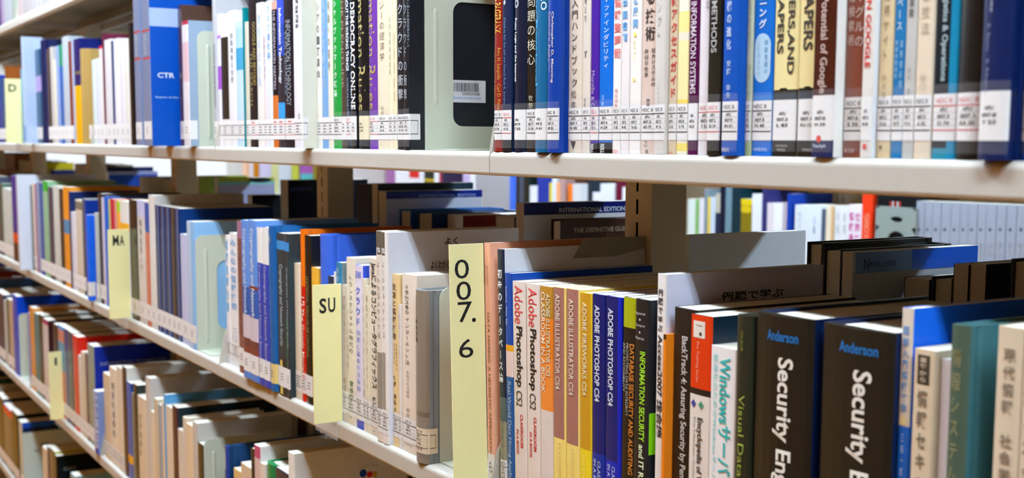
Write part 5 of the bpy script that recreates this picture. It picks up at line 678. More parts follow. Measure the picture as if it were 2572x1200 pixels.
BACK_BOOKS = [
{'x':-5.9064,'y':1.041,'z':1.1664,'t':0.0959,'h':0.3072,'D':0.13,'c':'#7a4a28','l':'brown book seen from behind at far left under the upper shelf,first of three alike','back':1,'pg':'#8a5a34','stuff':1},
{'x':-5.8101,'y':1.041,'z':1.1664,'t':0.0959,'h':0.3057,'D':0.13,'c':'#7a4a28','l':'brown book seen from behind at far left under the upper shelf,second of three alike','back':1,'pg':'#8a5a34','stuff':1},
{'x':-5.7138,'y':1.041,'z':1.1664,'t':0.0959,'h':0.3042,'D':0.13,'c':'#7a4a28','l':'brown book seen from behind at far left under the upper shelf,third of three alike','back':1,'pg':'#8a5a34','stuff':1},
{'x':-5.4539,'y':1.041,'z':1.1664,'t':0.0838,'h':0.2801,'D':0.14,'c':'#5a5038','l':'olive brown book seen from behind left of the far post,first of three alike','back':1,'stuff':1},
{'x':-5.3697,'y':1.041,'z':1.1664,'t':0.0838,'h':0.2786,'D':0.14,'c':'#5a5038','l':'olive brown book seen from behind left of the far post,second of three alike','back':1,'stuff':1},
{'x':-5.2855,'y':1.041,'z':1.1664,'t':0.0838,'h':0.2771,'D':0.14,'c':'#5a5038','l':'olive brown book seen from behind left of the far post,third of three alike','back':1,'stuff':1},
{'x':-5.1426,'y':1.043,'z':1.1664,'t':0.03,'h':0.2741,'D':0.1096,'c':'#b8a818','l':'yellow olive book seen from behind at far left of the middle shelf','back':1},
{'x':-5.1005,'y':1.043,'z':1.1664,'t':0.025,'h':0.2472,'D':0.0973,'c':'#141c50','l':'dark navy book seen from behind,below the yellow olive one','back':1},
{'x':-4.3434,'y':1.041,'z':1.1664,'t':0.0602,'h':0.2847,'D':0.15,'c':'#6a5a48','l':'thick book seen by its page edges beside the third post,first of three alike','back':1,'stuff':1},
{'x':-4.2828,'y':1.041,'z':1.1664,'t':0.0602,'h':0.2832,'D':0.15,'c':'#6a5a48','l':'thick book seen by its page edges beside the third post,second of three alike','back':1,'stuff':1},
{'x':-4.2222,'y':1.041,'z':1.1664,'t':0.0602,'h':0.2817,'D':0.15,'c':'#6a5a48','l':'thick book seen by its page edges beside the third post,third of three alike','back':1,'stuff':1},
{'x':-3.969,'y':1.043,'z':1.1664,'t':0.03,'h':0.2803,'D':0.1427,'c':'#16265a','l':'dark navy book silhouetted against the bright window','back':1},
{'x':-3.9194,'y':1.043,'z':1.1664,'t':0.03,'h':0.2681,'D':0.1497,'c':'#2450a8','l':'blue book with a lavender top against the bright window','back':1,'B':[[0.2584,0.2681,'#9aa4cc']]},
{'x':-4.1775,'y':1.043,'z':1.1664,'t':0.0286,'h':0.2411,'D':0.0685,'c':'#b8c0d8','l':'small pale lavender book below the blue one at the window','back':1},
{'x':-3.4736,'y':1.041,'z':1.1664,'t':0.113,'h':0.2631,'D':0.15,'c':'#3a342c','l':'very thick book seen by page edges left of the second post,first of three alike','back':1},
{'x':-3.3602,'y':1.041,'z':1.1664,'t':0.113,'h':0.2616,'D':0.15,'c':'#3a342c','l':'very thick book seen by page edges left of the second post,second of three alike','back':1},
{'x':-3.2468,'y':1.041,'z':1.1664,'t':0.113,'h':0.2601,'D':0.15,'c':'#3a342c','l':'very thick book seen by page edges left of the second post,third of three alike','back':1},
{'x':-3.081,'y':1.043,'z':1.1664,'t':0.03,'h':0.276,'D':0.1235,'c':'#8c9a1c','l':'olive green book with a lit yellow corner behind the middle shelf','back':1},
{'x':-2.8828,'y':1.043,'z':1.1664,'t':0.03,'h':0.2766,'D':0.1381,'c':'#a4a6c4','l':'lavender book with a yellow green head and black oval mark','back':1,'B':[[0.2682,0.2766,'#a4b428'],[0.2604,0.267,'#8ac4c0']],'L':[[0.9794,1.0341,0.2651,0.2763,'#181c22']]},
{'x':-2.637,'y':1.041,'z':1.1664,'t':0.03,'h':0.2464,'D':0.14,'c':'#15151c','l':'black book with pages showing below the lavender one','back':1},
{'x':-2.3422,'y':1.04,'z':1.1664,'t':0.0419,'h':0.287,'D':0.17,'c':'#121828','l':'black book with a thick brown page block left of the second post','back':1,'C':[['DATA STRUCTURES',0.8754,0.9213,0.2658,0.2735,'#2a3a6a']]},
{'x':-2.4371,'y':1.041,'z':1.1664,'t':0.0249,'h':0.2536,'D':0.12,'c':'#1c1c22','l':'thin book seen by its page edges in front of the black one','back':1},
{'x':-2.4143,'y':1.041,'z':1.1664,'t':0.0201,'h':0.2355,'D':0.1,'c':'#20242c','l':'short book seen by its page edges left of the second post','back':1},
{'x':-2.3763,'y':1.041,'z':1.1664,'t':0.0257,'h':0.2358,'D':0.1,'c':'#20242c','l':'shortest page edge touching the second post','back':1},
{'x':-2.0541,'y':1.041,'z':1.1664,'t':0.0725,'h':0.2875,'D':0.13,'c':'#2a1e30','l':'dark purple black book right of the second post','back':1,'pg':'#2c2230'},
{'x':-1.9012,'y':1.043,'z':1.1664,'t':0.0236,'h':0.2935,'D':0.18,'c':'#1c3444','l':'dark teal book rising just behind the blue banded one','back':1},
{'x':-1.8719,'y':1.043,'z':1.1664,'t':0.0292,'h':0.2823,'D':0.18,'c':'#d6d8e0','l':'white textbook with a blue band,farther of two','back':1,'C':[['INTERNATIONAL EDITION',0.9217,1.0277,0.2712,0.2765,'#8aa0d0']],'B':[[0.27,0.2823,'#12308c']]},
{'x':-1.7982,'y':1.043,'z':1.1664,'t':0.0418,'h':0.2552,'D':0.175,'c':'#1c6cb4','l':'steel blue hardback with a lit top edge,seen from behind','back':1,'hc':1},
{'x':-1.743,'y':1.04,'z':1.1664,'t':0.052,'h':0.2537,'D':0.165,'c':'#1a4a80','l':'second blue hardback seen by its page edges','back':1,'hc':1},
{'x':-1.6805,'y':1.043,'z':1.1664,'t':0.0499,'h':0.2528,'D':0.148,'c':'#7c2a1c','l':'rust red book seen by its page edges','back':1},
{'x':-1.5314,'y':1.043,'z':1.1664,'t':0.0523,'h':0.2585,'D':0.148,'c':'#4a3a2a','l':'thick book seen by its page edges left of the nearer banded textbook','back':1},
{'x':-1.4421,'y':1.043,'z':1.1664,'t':0.0207,'h':0.2817,'D':0.177,'c':'#d8d8dc','l':'white textbook with a blue band,nearer of two beside the front post','back':1,'C':[['INTERNATIONAL EDITION',0.9214,1.0304,0.2679,0.2744,'#c8d0e6']],'B':[[0.2657,0.2817,'#10206c']]},
{'x':-1.3912,'y':1.041,'z':1.1664,'t':0.0252,'h':0.2617,'D':0.15,'c':'#3c2214','l':'dark brown hardback with pale capitals beside the front post','back':1,'hc':1,'C':[['THE DEFINITIVE GUIDE',0.9098,1.0031,0.2445,0.2509,'#8a7a68']]},
{'x':-1.0938,'y':1.043,'z':1.1664,'t':0.0151,'h':0.2616,'D':0.1734,'c':'#dadfe6','l':'big white case behind the middle shelf right of the front post','back':1},
{'x':-0.8931,'y':1.024,'z':1.1664,'t':0.0214,'h':0.2678,'D':0.155,'c':'#14161c','l':'black hardback seen from behind,left of the white and blue book','back':1,'hc':1},
{'x':-0.8697,'y':1.024,'z':1.1664,'t':0.0249,'h':0.2636,'D':0.155,'c':'#12141a','l':'second black hardback seen from behind,touching the white and blue book','back':1,'hc':1},
{'x':-0.8503,'y':1.043,'z':1.1664,'t':0.0131,'h':0.262,'D':0.1738,'c':'#dfe3e8','l':'white book with a two tone blue cover seen from behind','back':1,'C':[['N',0.8832,0.89,0.2455,0.2553,'#1f2c70'],['学校法人出版局',0.8905,0.9261,0.2467,0.2524,'#3a4a90']],'R':[[0.8732,0.9476,0.2418,0.2615,'#8fb2e6'],[0.9476,1.042,0.2418,0.2615,'#1f6fe4']]},
{'x':-0.8128,'y':1.041,'z':1.1664,'t':0.0297,'h':0.2379,'D':0.12,'c':'#2a2420','l':'brown page block book in front of the white and blue cover','back':1},
{'x':-0.766,'y':1.041,'z':1.1664,'t':0.0247,'h':0.2443,'D':0.14,'c':'#13182c','l':'navy hardback seen by its page edges at the right','back':1,'hc':1},
{'x':-0.7296,'y':1.041,'z':1.1664,'t':0.0159,'h':0.2601,'D':0.16,'c':'#4a3826','l':'first of two tall page blocks right of the white and blue book','back':1},
{'x':-0.7119,'y':1.041,'z':1.1664,'t':0.0163,'h':0.2623,'D':0.16,'c':'#241a14','l':'second of two tall page blocks,with a dark cover','back':1},
{'x':-0.6606,'y':1.041,'z':1.1664,'t':0.0224,'h':0.2703,'D':0.17,'c':'#151820','l':'black hardback seen by its page edges at the right picture edge','back':1,'hc':1},
]
FAR_BOOKS = [
{'x':-5.4664,'y':2.56,'z':1.1664,'t':0.1108,'h':0.255,'D':0.165,'c':'#9a6a9c','l':'purple book first in the bookcase across the back aisle','stuff':1},
{'x':-5.3358,'y':2.56,'z':1.1664,'t':0.1495,'h':0.27,'D':0.165,'c':'#dcdce0','l':'white book between purple and red ones across the back aisle','stuff':1},
{'x':-5.2093,'y':2.56,'z':1.1664,'t':0.1028,'h':0.262,'D':0.165,'c':'#c8282c','l':'red book with a white foot across the back aisle','P':[[0,1,0.0,0.1945,'#e0dce2']],'stuff':1},
{'x':-5.1335,'y':2.56,'z':1.1664,'t':0.048,'h':0.248,'D':0.165,'c':'#dfe0ea','l':'thin white book right of the red one across the back aisle','stuff':1},
{'x':-5.058,'y':2.56,'z':1.1664,'t':0.1021,'h':0.255,'D':0.165,'c':'#14302c','l':'dark green book with a yellow mark across the back aisle','P':[[0,1,0.1825,0.195,'#c0a828']],'stuff':1},
{'x':-4.9836,'y':2.56,'z':1.1664,'t':0.0459,'h':0.27,'D':0.165,'c':'#e4e4ec','l':'white book left of the thin crimson one across the back aisle','stuff':1},
{'x':-4.949,'y':2.56,'z':1.1664,'t':0.0225,'h':0.262,'D':0.165,'c':'#a83850','l':'thin crimson book across the back aisle','stuff':1},
{'x':-4.8381,'y':2.56,'z':1.1664,'t':0.1985,'h':0.248,'D':0.165,'c':'#1a2048','l':'wide navy book across the back aisle'},
{'x':-4.7069,'y':2.56,'z':1.1664,'t':0.0632,'h':0.255,'D':0.165,'c':'#c4b4d8','l':'lavender book across the back aisle','stuff':1},
{'x':-4.6525,'y':2.56,'z':1.1664,'t':0.0447,'h':0.27,'D':0.165,'c':'#e6e6ee','l':'white book left of the grey box file across the back aisle','stuff':1},
{'x':-4.4885,'y':2.56,'z':1.1664,'t':0.2824,'h':0.262,'D':0.165,'c':'#a8a8ac','l':'wide grey box file across the back aisle'},
{'x':-4.3223,'y':2.56,'z':1.1664,'t':0.0494,'h':0.248,'D':0.165,'c':'#4a78dc','l':'periwinkle blue book right of the grey box file','stuff':1},
{'x':-4.2832,'y':2.56,'z':1.1664,'t':0.0272,'h':0.255,'D':0.165,'c':'#26262c','l':'black book with an orange spot across the back aisle','Q':[['oval',0.1265,0.1549,0,0.95,'#d89a50']],'stuff':1},
{'x':-4.2542,'y':2.56,'z':1.1664,'t':0.03,'h':0.27,'D':0.165,'c':'#50586a','l':'thin slate book between two spotted books across the back aisle','stuff':1},
{'x':-4.215,'y':2.56,'z':1.1664,'t':0.0476,'h':0.262,'D':0.165,'c':'#1e2a26','l':'black book with a green spot across the back aisle','Q':[['oval',0.1279,0.1559,0,0.95,'#68b848']],'stuff':1},
{'x':-4.163,'y':2.56,'z':1.1664,'t':0.0556,'h':0.1918,'D':0.165,'c':'#e4e6f0','l':'short white book left of the royal blue one across the back aisle','stuff':1},
{'x':-4.0919,'y':2.56,'z':1.1664,'t':0.0858,'h':0.255,'D':0.165,'c':'#2440a0','l':'royal blue book across the back aisle'},
{'x':-4.039,'y':2.56,'z':1.1664,'t':0.0193,'h':0.2078,'D':0.165,'c':'#e0d030','l':'thin bright yellow book across the back aisle','stuff':1},
{'x':-4.0151,'y':2.56,'z':1.1664,'t':0.0275,'h':0.262,'D':0.165,'c':'#dfe6f2','l':'white blue book right of the thin yellow one','stuff':1},
{'x':-3.9873,'y':2.56,'z':1.1664,'t':0.0273,'h':0.2108,'D':0.165,'c':'#f2b080','l':'peach orange book across the back aisle','stuff':1},
{'x':-3.9571,'y':2.56,'z':1.1664,'t':0.0324,'h':0.255,'D':0.165,'c':'#b89a98','l':'mauve book right of the peach one','stuff':1},
{'x':-3.9042,'y':2.56,'z':1.1664,'t':0.0291,'h':0.2074,'D':0.165,'c':'#ee8428','l':'vivid orange book across the back aisle','stuff':1},
{'x':-3.8617,'y':2.56,'z':1.1664,'t':0.0551,'h':0.2087,'D':0.165,'c':'#d8d8d8','l':'white grey book right of the vivid orange one','stuff':1},
{'x':-3.8119,'y':2.56,'z':1.1664,'t':0.0437,'h':0.2103,'D':0.165,'c':'#ccd2d8','l':'pale grey book second right of the vivid orange one','stuff':1},
{'x':-3.7733,'y':2.56,'z':1.1664,'t':0.0328,'h':0.255,'D':0.165,'c':'#2c3844','l':'dark slate book left of the short white one near the front post','stuff':1},
{'x':-3.7328,'y':2.56,'z':1.1664,'t':0.0474,'h':0.1828,'D':0.165,'c':'#e8eaf2','l':'short white book just left of the tall white pair near the front post','stuff':1},
{'x':-3.6648,'y':2.56,'z':1.1664,'t':0.0879,'h':0.2148,'D':0.165,'c':'#e4e8f0','l':'wide white book with a blue edge near the front post'},
{'x':-3.5943,'y':2.56,'z':1.1664,'t':0.0378,'h':0.248,'D':0.165,'c':'#6a1838','l':'maroon book beside the front post across the back aisle','stuff':1},
{'x':-3.5541,'y':2.56,'z':1.1664,'t':0.0419,'h':0.2072,'D':0.165,'c':'#e8e8f0','l':'white book half hidden by the front post','stuff':1},
{'x':-3.1922,'y':2.56,'z':1.1664,'t':0.0382,'h':0.1808,'D':0.165,'c':'#dde6e2','l':'pale green white book just right of the front post'},
{'x':-3.1628,'y':2.56,'z':1.1664,'t':0.0196,'h':0.182,'D':0.165,'c':'#8fb878','l':'leaf green book right of the front post','stuff':1},
{'x':-3.1409,'y':2.56,'z':1.1664,'t':0.0234,'h':0.1854,'D':0.165,'c':'#e6e2ea','l':'white book under a blue cover right of the front post','stuff':1},
{'x':-3.1201,'y':2.56,'z':1.1664,'t':0.0173,'h':0.2152,'D':0.165,'c':'#8a98a4','l':'thin grey book left of the second yellow one','stuff':1},
{'x':-3.1044,'y':2.56,'z':1.1664,'t':0.0133,'h':0.1906,'D':0.165,'c':'#e4cc58','l':'thin butter yellow book right of the front post','stuff':1},
{'x':-3.0859,'y':2.56,'z':1.1664,'t':0.0229,'h':0.1914,'D':0.165,'c':'#cfdcec','l':'pale blue white book beside the butter yellow one','stuff':1},
{'x':-3.0628,'y':2.56,'z':1.1664,'t':0.0226,'h':0.2035,'D':0.165,'c':'#c4c0b0','l':'grey book with a dark lower half right of the butter yellow one','P':[[0,1,0.0114,0.1438,'#2c3450']],'stuff':1},
{'x':-3.0389,'y':2.56,'z':1.1664,'t':0.0243,'h':0.255,'D':0.165,'c':'#0c1634','l':'dark navy book left of the grey teal one across the back aisle','stuff':1},
{'x':-3.0116,'y':2.56,'z':1.1664,'t':0.0296,'h':0.27,'D':0.165,'c':'#7a94a0','l':'grey teal book across the back aisle'},
{'x':-2.9753,'y':2.56,'z':1.1664,'t':0.0421,'h':0.262,'D':0.165,'c':'#103440','l':'dark teal book left of the yellow and black one'},
{'x':-2.9287,'y':2.56,'z':1.1664,'t':0.0503,'h':0.1916,'D':0.165,'c':'#e0c81c','l':'yellow and black book across the back aisle','P':[[0,1,0.0221,0.1735,'#8a7a18']],'Q':[['oval',0.1506,0.1723,0,0.95,'#d8c020']]},
{'x':-2.8813,'y':2.56,'z':1.1664,'t':0.0439,'h':0.2091,'D':0.165,'c':'#e6eaf2','l':'white book right of the yellow and black one'},
{'x':-2.8478,'y':2.56,'z':1.1664,'t':0.0223,'h':0.27,'D':0.165,'c':'#3a3a72','l':'violet navy book across the back aisle','stuff':1},
{'x':-2.8227,'y':2.56,'z':1.1664,'t':0.0272,'h':0.1842,'D':0.165,'c':'#e2d8dc','l':'pinkish white book across the back aisle'},
{'x':-2.7893,'y':2.56,'z':1.1664,'t':0.0386,'h':0.1857,'D':0.165,'c':'#eeeef4','l':'bright white book left of the grey pink one'},
{'x':-2.7606,'y':2.56,'z':1.1664,'t':0.018,'h':0.1892,'D':0.165,'c':'#c0b4bc','l':'grey pink book across the back aisle','stuff':1},
{'x':-2.7431,'y':2.56,'z':1.1664,'t':0.0162,'h':0.2143,'D':0.165,'c':'#1c48a8','l':'thin royal blue book left of the white row','stuff':1},
{'x':-2.6908,'y':2.56,'z':1.1664,'t':0.0547,'h':0.1843,'D':0.165,'c':'#dfe4ea','l':'wide white book above the white case','T':[['v','統計年鑑',0.1671,0.0984,'#b0bcc8',-0.1,0.3,0]]},
{'x':-2.6371,'y':2.56,'z':1.1664,'t':0.0517,'h':0.1867,'D':0.165,'c':'#e0e6f0','l':'wide white book with faint grey marks above the white case','T':[['v','白書',0.1585,0.1019,'#9aa8c0',0.0,0.3,0]]},
{'x':-2.6025,'y':2.56,'z':1.1664,'t':0.0167,'h':0.1771,'D':0.165,'c':'#5c6478','l':'thin slate book between white and cream ones above the black hardbacks','stuff':1},
{'x':-2.5794,'y':2.56,'z':1.1664,'t':0.0288,'h':0.1871,'D':0.165,'c':'#e8dcc6','l':'cream book with a tan edge above the black hardbacks','P':[[0.75,1.0,0,0.1871,'#d8b080']]},
{'x':-2.5459,'y':2.56,'z':1.1664,'t':0.0253,'h':0.1886,'D':0.165,'c':'#e4e4e6','l':'white book with grey characters left of the magenta lettered one','T':[['v','年報',0.1743,0.1079,'#a8acb0',0.0,0.5,0]]},
{'x':-2.5203,'y':2.56,'z':1.1664,'t':0.025,'h':0.1898,'D':0.165,'c':'#e6e6e8','l':'white book with grey characters touching the magenta lettered one','T':[['v','総覧',0.1755,0.1096,'#a8acb0',0.0,0.5,0]]},
{'x':-2.4835,'y':2.56,'z':1.1664,'t':0.0479,'h':0.1947,'D':0.165,'c':'#ece4ec','l':'white book with magenta lettering above the black hardbacks','T':[['v','情報通信',0.1763,0.0575,'#c43888',-0.25,0.4,1],['v','世界年鑑',0.1763,0.0575,'#c43888',0.22,0.45,1]]},
{'x':-2.44,'y':2.56,'z':1.1664,'t':0.0383,'h':0.2353,'D':0.165,'c':'#e84820','l':'bright orange red book left of the grey bookend plate','T':[['r','YEARBOOK',0.1741,0.1041,'#f4a080',0.0,0.5,0]]},
{'x':-2.3398,'y':2.56,'z':1.1664,'t':0.133,'h':0.2389,'D':0.165,'c':'#14161a','l':'black book with red and white rays behind the grey bookend plate','Q':[['rect',0.1918,0.2096,-0.1326530612244898,0.03,'#c84030'],['rect',0.1918,0.2096,-0.07142857142857142,0.03,'#e0dcd8'],['rect',0.1918,0.2096,-0.01020408163265306,0.03,'#c84030'],['rect',0.1918,0.2096,0.05102040816326531,0.03,'#e0dcd8'],['rect',0.1918,0.2096,0.11224489795918367,0.03,'#c84030']]},
{'x':-2.2581,'y':2.56,'z':1.1664,'t':0.027,'h':0.2141,'D':0.165,'c':'#a4a8b4','l':'first of the uniform grey white volumes with a diamond mark','T':[['r','Encyclopedia of Japan',0.1885,0.1515,'#a0a4b0',-0.05,0.25,0],['h','◆',0.1474,0.133,'#4a4e58',-0.05,0.4,0],['v','事典',0.1083,0.0651,'#9a9ea8',0.0,0.4,0]]},
{'x':-2.2304,'y':2.56,'z':1.1664,'t':0.0249,'h':0.2143,'D':0.165,'c':'#a4a8b4','l':'second of the uniform grey white volumes with a diamond mark','T':[['r','Encyclopedia of Japan',0.1898,0.1531,'#a0a4b0',-0.05,0.25,0],['h','◆',0.1491,0.1348,'#4a4e58',-0.05,0.4,0],['v','事典',0.1103,0.0674,'#9a9ea8',0.0,0.4,0]]},
{'x':-2.2041,'y':2.56,'z':1.1664,'t':0.0262,'h':0.2146,'D':0.165,'c':'#a4a8b4','l':'third of the uniform grey white volumes with a diamond mark','T':[['r','Encyclopedia of Japan',0.1911,0.1547,'#a0a4b0',-0.05,0.25,0],['h','◆',0.1507,0.1365,'#4a4e58',-0.05,0.4,0],['v','事典',0.1122,0.0695,'#9a9ea8',0.0,0.4,0]]},
{'x':-2.1748,'y':2.56,'z':1.1664,'t':0.0292,'h':0.2149,'D':0.165,'c':'#a4a8b4','l':'fourth of the uniform grey white volumes with a diamond mark','T':[['r','Encyclopedia of Japan',0.1926,0.1564,'#a0a4b0',-0.05,0.25,0],['h','◆',0.1524,0.1384,'#4a4e58',-0.05,0.4,0],['v','事典',0.1142,0.0719,'#9a9ea8',0.0,0.4,0]]},
{'x':-2.1457,'y':2.56,'z':1.1664,'t':0.0275,'h':0.2153,'D':0.165,'c':'#a4a8b4','l':'fifth of the uniform grey white volumes with a diamond mark','T':[['r','Encyclopedia of Japan',0.194,0.1582,'#a0a4b0',-0.05,0.25,0],['h','◆',0.1542,0.1402,'#4a4e58',-0.05,0.4,0],['v','事典',0.1163,0.0743,'#9a9ea8',0.0,0.4,0]]},
{'x':-2.1188,'y':2.56,'z':1.1664,'t':0.0246,'h':0.2156,'D':0.165,'c':'#a4a8b4','l':'sixth of the uniform grey white volumes with a diamond mark','T':[['r','Encyclopedia of Japan',0.1953,0.1597,'#a0a4b0',-0.05,0.25,0],['h','◆',0.1558,0.1419,'#4a4e58',-0.05,0.4,0],['v','事典',0.1182,0.0765,'#9a9ea8',0.0,0.4,0]]},
{'x':-2.0928,'y':2.56,'z':1.1664,'t':0.0258,'h':0.2158,'D':0.165,'c':'#a4a8b4','l':'seventh of the uniform grey white volumes with a diamond mark','T':[['r','Encyclopedia of Japan',0.1966,0.1613,'#a0a4b0',-0.05,0.25,0],['h','◆',0.1574,0.1436,'#4a4e58',-0.05,0.4,0],['v','事典',0.12,0.0787,'#9a9ea8',0.0,0.4,0]]},
{'x':-2.0658,'y':2.56,'z':1.1664,'t':0.0251,'h':0.2161,'D':0.165,'c':'#a4a8b4','l':'eighth of the uniform grey white volumes with a diamond mark','T':[['r','Encyclopedia of Japan',0.1979,0.1629,'#a0a4b0',-0.05,0.25,0],['h','◆',0.159,0.1453,'#4a4e58',-0.05,0.4,0],['v','事典',0.1219,0.0809,'#9a9ea8',0.0,0.4,0]]},
{'x':-2.0382,'y':2.56,'z':1.1664,'t':0.0285,'h':0.2165,'D':0.165,'c':'#a4a8b4','l':'ninth of the uniform grey white volumes with a diamond mark','T':[['r','Encyclopedia of Japan',0.1993,0.1645,'#a0a4b0',-0.05,0.25,0],['h','◆',0.1606,0.1471,'#4a4e58',-0.05,0.4,0],['v','事典',0.1239,0.0832,'#9a9ea8',0.0,0.4,0]]},
{'x':-2.009,'y':2.56,'z':1.1664,'t':0.0269,'h':0.2169,'D':0.165,'c':'#a4a8b4','l':'tenth of the uniform grey white volumes with a diamond mark','T':[['r','Encyclopedia of Japan',0.2007,0.1662,'#a0a4b0',-0.05,0.25,0],['h','◆',0.1624,0.149,'#4a4e58',-0.05,0.4,0],['v','事典',0.1259,0.0856,'#9a9ea8',0.0,0.4,0]]},
{'x':-1.9802,'y':2.56,'z':1.1664,'t':0.0276,'h':0.2173,'D':0.165,'c':'#a4a8b4','l':'eleventh of the uniform grey white volumes with a diamond mark','T':[['r','Encyclopedia of Japan',0.2022,0.1679,'#a0a4b0',-0.05,0.25,0],['h','◆',0.1641,0.1508,'#4a4e58',-0.05,0.4,0],['v','事典',0.128,0.0879,'#9a9ea8',0.0,0.4,0]]},
{'x':-1.9504,'y':2.56,'z':1.1664,'t':0.029,'h':0.2178,'D':0.165,'c':'#a4a8b4','l':'last visible of the uniform grey white volumes with a diamond mark','T':[['r','Encyclopedia of Japan',0.2036,0.1697,'#a0a4b0',-0.05,0.25,0],['h','◆',0.1659,0.1527,'#4a4e58',-0.05,0.4,0],['v','事典',0.1301,0.0904,'#9a9ea8',0.0,0.4,0]]},
]
MAGAZINES = [
{'x':-8.4,'y':2.8574,'z':1.1664,'t':0.0291,'h':0.29,'D':0.06,'c':'#e8c0a0','l':'peach magazine at the end of the room','turn':1},
{'x':-8.4,'y':2.8872,'z':1.1664,'t':0.0264,'h':0.29,'D':0.06,'c':'#dcdce4','l':'white magazine between peach and orange ones at the end of the room','turn':1},
{'x':-8.4,'y':2.9213,'z':1.1664,'t':0.0379,'h':0.29,'D':0.06,'c':'#cc8a20','l':'orange magazine at the end of the room','turn':1},
{'x':-8.4,'y':2.9872,'z':1.1664,'t':0.0842,'h':0.29,'D':0.06,'c':'#d4d0ea','l':'wide lavender magazine at the end of the room','turn':1},
{'x':-8.4,'y':3.0564,'z':1.1664,'t':0.0501,'h':0.29,'D':0.06,'c':'#d8dca0','l':'pale yellow green magazine at the end of the room','turn':1},
{'x':-8.4,'y':3.1292,'z':1.1664,'t':0.0915,'h':0.29,'D':0.06,'c':'#d4e0e8','l':'wide bluish white magazine at the end of the room','turn':1},
{'x':-8.4,'y':3.2069,'z':1.1664,'t':0.054,'h':0.29,'D':0.06,'c':'#ccd460','l':'yellow green magazine at the end of the room','turn':1},
{'x':-8.4,'y':3.2899,'z':1.1664,'t':0.0903,'h':0.29,'D':0.06,'c':'#b070c0','l':'purple magazine with a teal lower half at the end of the room','turn':1,'P':[[0,1,0,0.1317,'#70c8d0']]},
{'x':-8.4,'y':3.354,'z':1.1664,'t':0.034,'h':0.29,'D':0.06,'c':'#9a9030','l':'olive magazine beside the second post at the end of the room','turn':1},
{'x':-8.4,'y':3.766,'z':1.1664,'t':0.2492,'h':0.29,'D':0.06,'c':'#eef2f8','l':'broad white display board at the end of the room','turn':1},
]
SIGNS = [
{'x':-3.7926,'z':1.52,'zt':0.1794,'zb':-0.003,'y1':0.5898,'y2':0.632,'lean':0.0779,'l':'yellow card lettered D jutting from the upper shelf','ch':[['D',0.5989,0.6199,0.1436,0.1646]]},
{'x':-2.6062,'z':1.1664,'zt':0.1834,'zb':-0.0015,'y1':0.5901,'y2':0.632,'lean':0.0284,'l':'yellow card lettered MA jutting from the middle shelf','ch':[['M',0.5998,0.6117,0.1501,0.172],['A',0.6133,0.6228,0.1497,0.1716]]},
{'x':-1.4991,'z':1.1664,'zt':0.1808,'zb':-0.0064,'y1':0.5928,'y2':0.632,'lean':-0.0002,'l':'yellow card lettered SU jutting from the middle shelf','ch':[['S',0.6015,0.6113,0.1437,0.1632],['U',0.6135,0.6234,0.1444,0.1635]]},
{'x':-1.1145,'z':1.1664,'zt':0.2599,'zb':0.0,'y1':0.5924,'y2':0.632,'lean':-0.0412,'l':'tall yellow card numbered 007.6 at the end of the bay','ch':[['0',0.5979,0.6145,0.2248,0.2444],['0',0.5993,0.6164,0.2027,0.2219],['7',0.6006,0.6173,0.18,0.2009],['.',0.6168,0.6215,0.1793,0.1838],['6',0.601,0.6178,0.1432,0.1626]]},
{'x':-3.3354,'z':0.8136,'zt':0.1768,'zb':-0.0109,'y1':0.5987,'y2':0.632,'lean':0.01,'l':'small yellow card lettered I jutting from the lower shelf','ch':[['I',0.6136,0.6195,0.1419,0.1615]]},
]
BOOKENDS = [
{'x':-1.2924,'y':0.6493,'z':1.52,'h':0.1817,'l':'large cream metal bookend with a rounded window on the upper shelf'},
{'x':-2.101,'y':0.6317,'z':1.52,'h':0.1915,'l':'cream metal bookend beside the grey blue book on the upper shelf'},
{'x':-2.1394,'y':0.632,'z':1.1664,'h':0.2004,'l':'cream ribbed bookend beside the light blue book on the middle shelf'},
{'x':-1.2456,'y':0.643,'z':1.1664,'h':0.2001,'l':'cream bookend between the silver grey case and the 007.6 card'},
{'x':-4.0078,'y':0.6376,'z':0.8136,'h':0.1923,'l':'small grey green bookend near the left edge of the lower shelf'},
{'x':-2.1271,'y':0.6349,'z':0.8136,'h':0.1973,'l':'grey white bookend at the right end of the lower shelf books'},
]

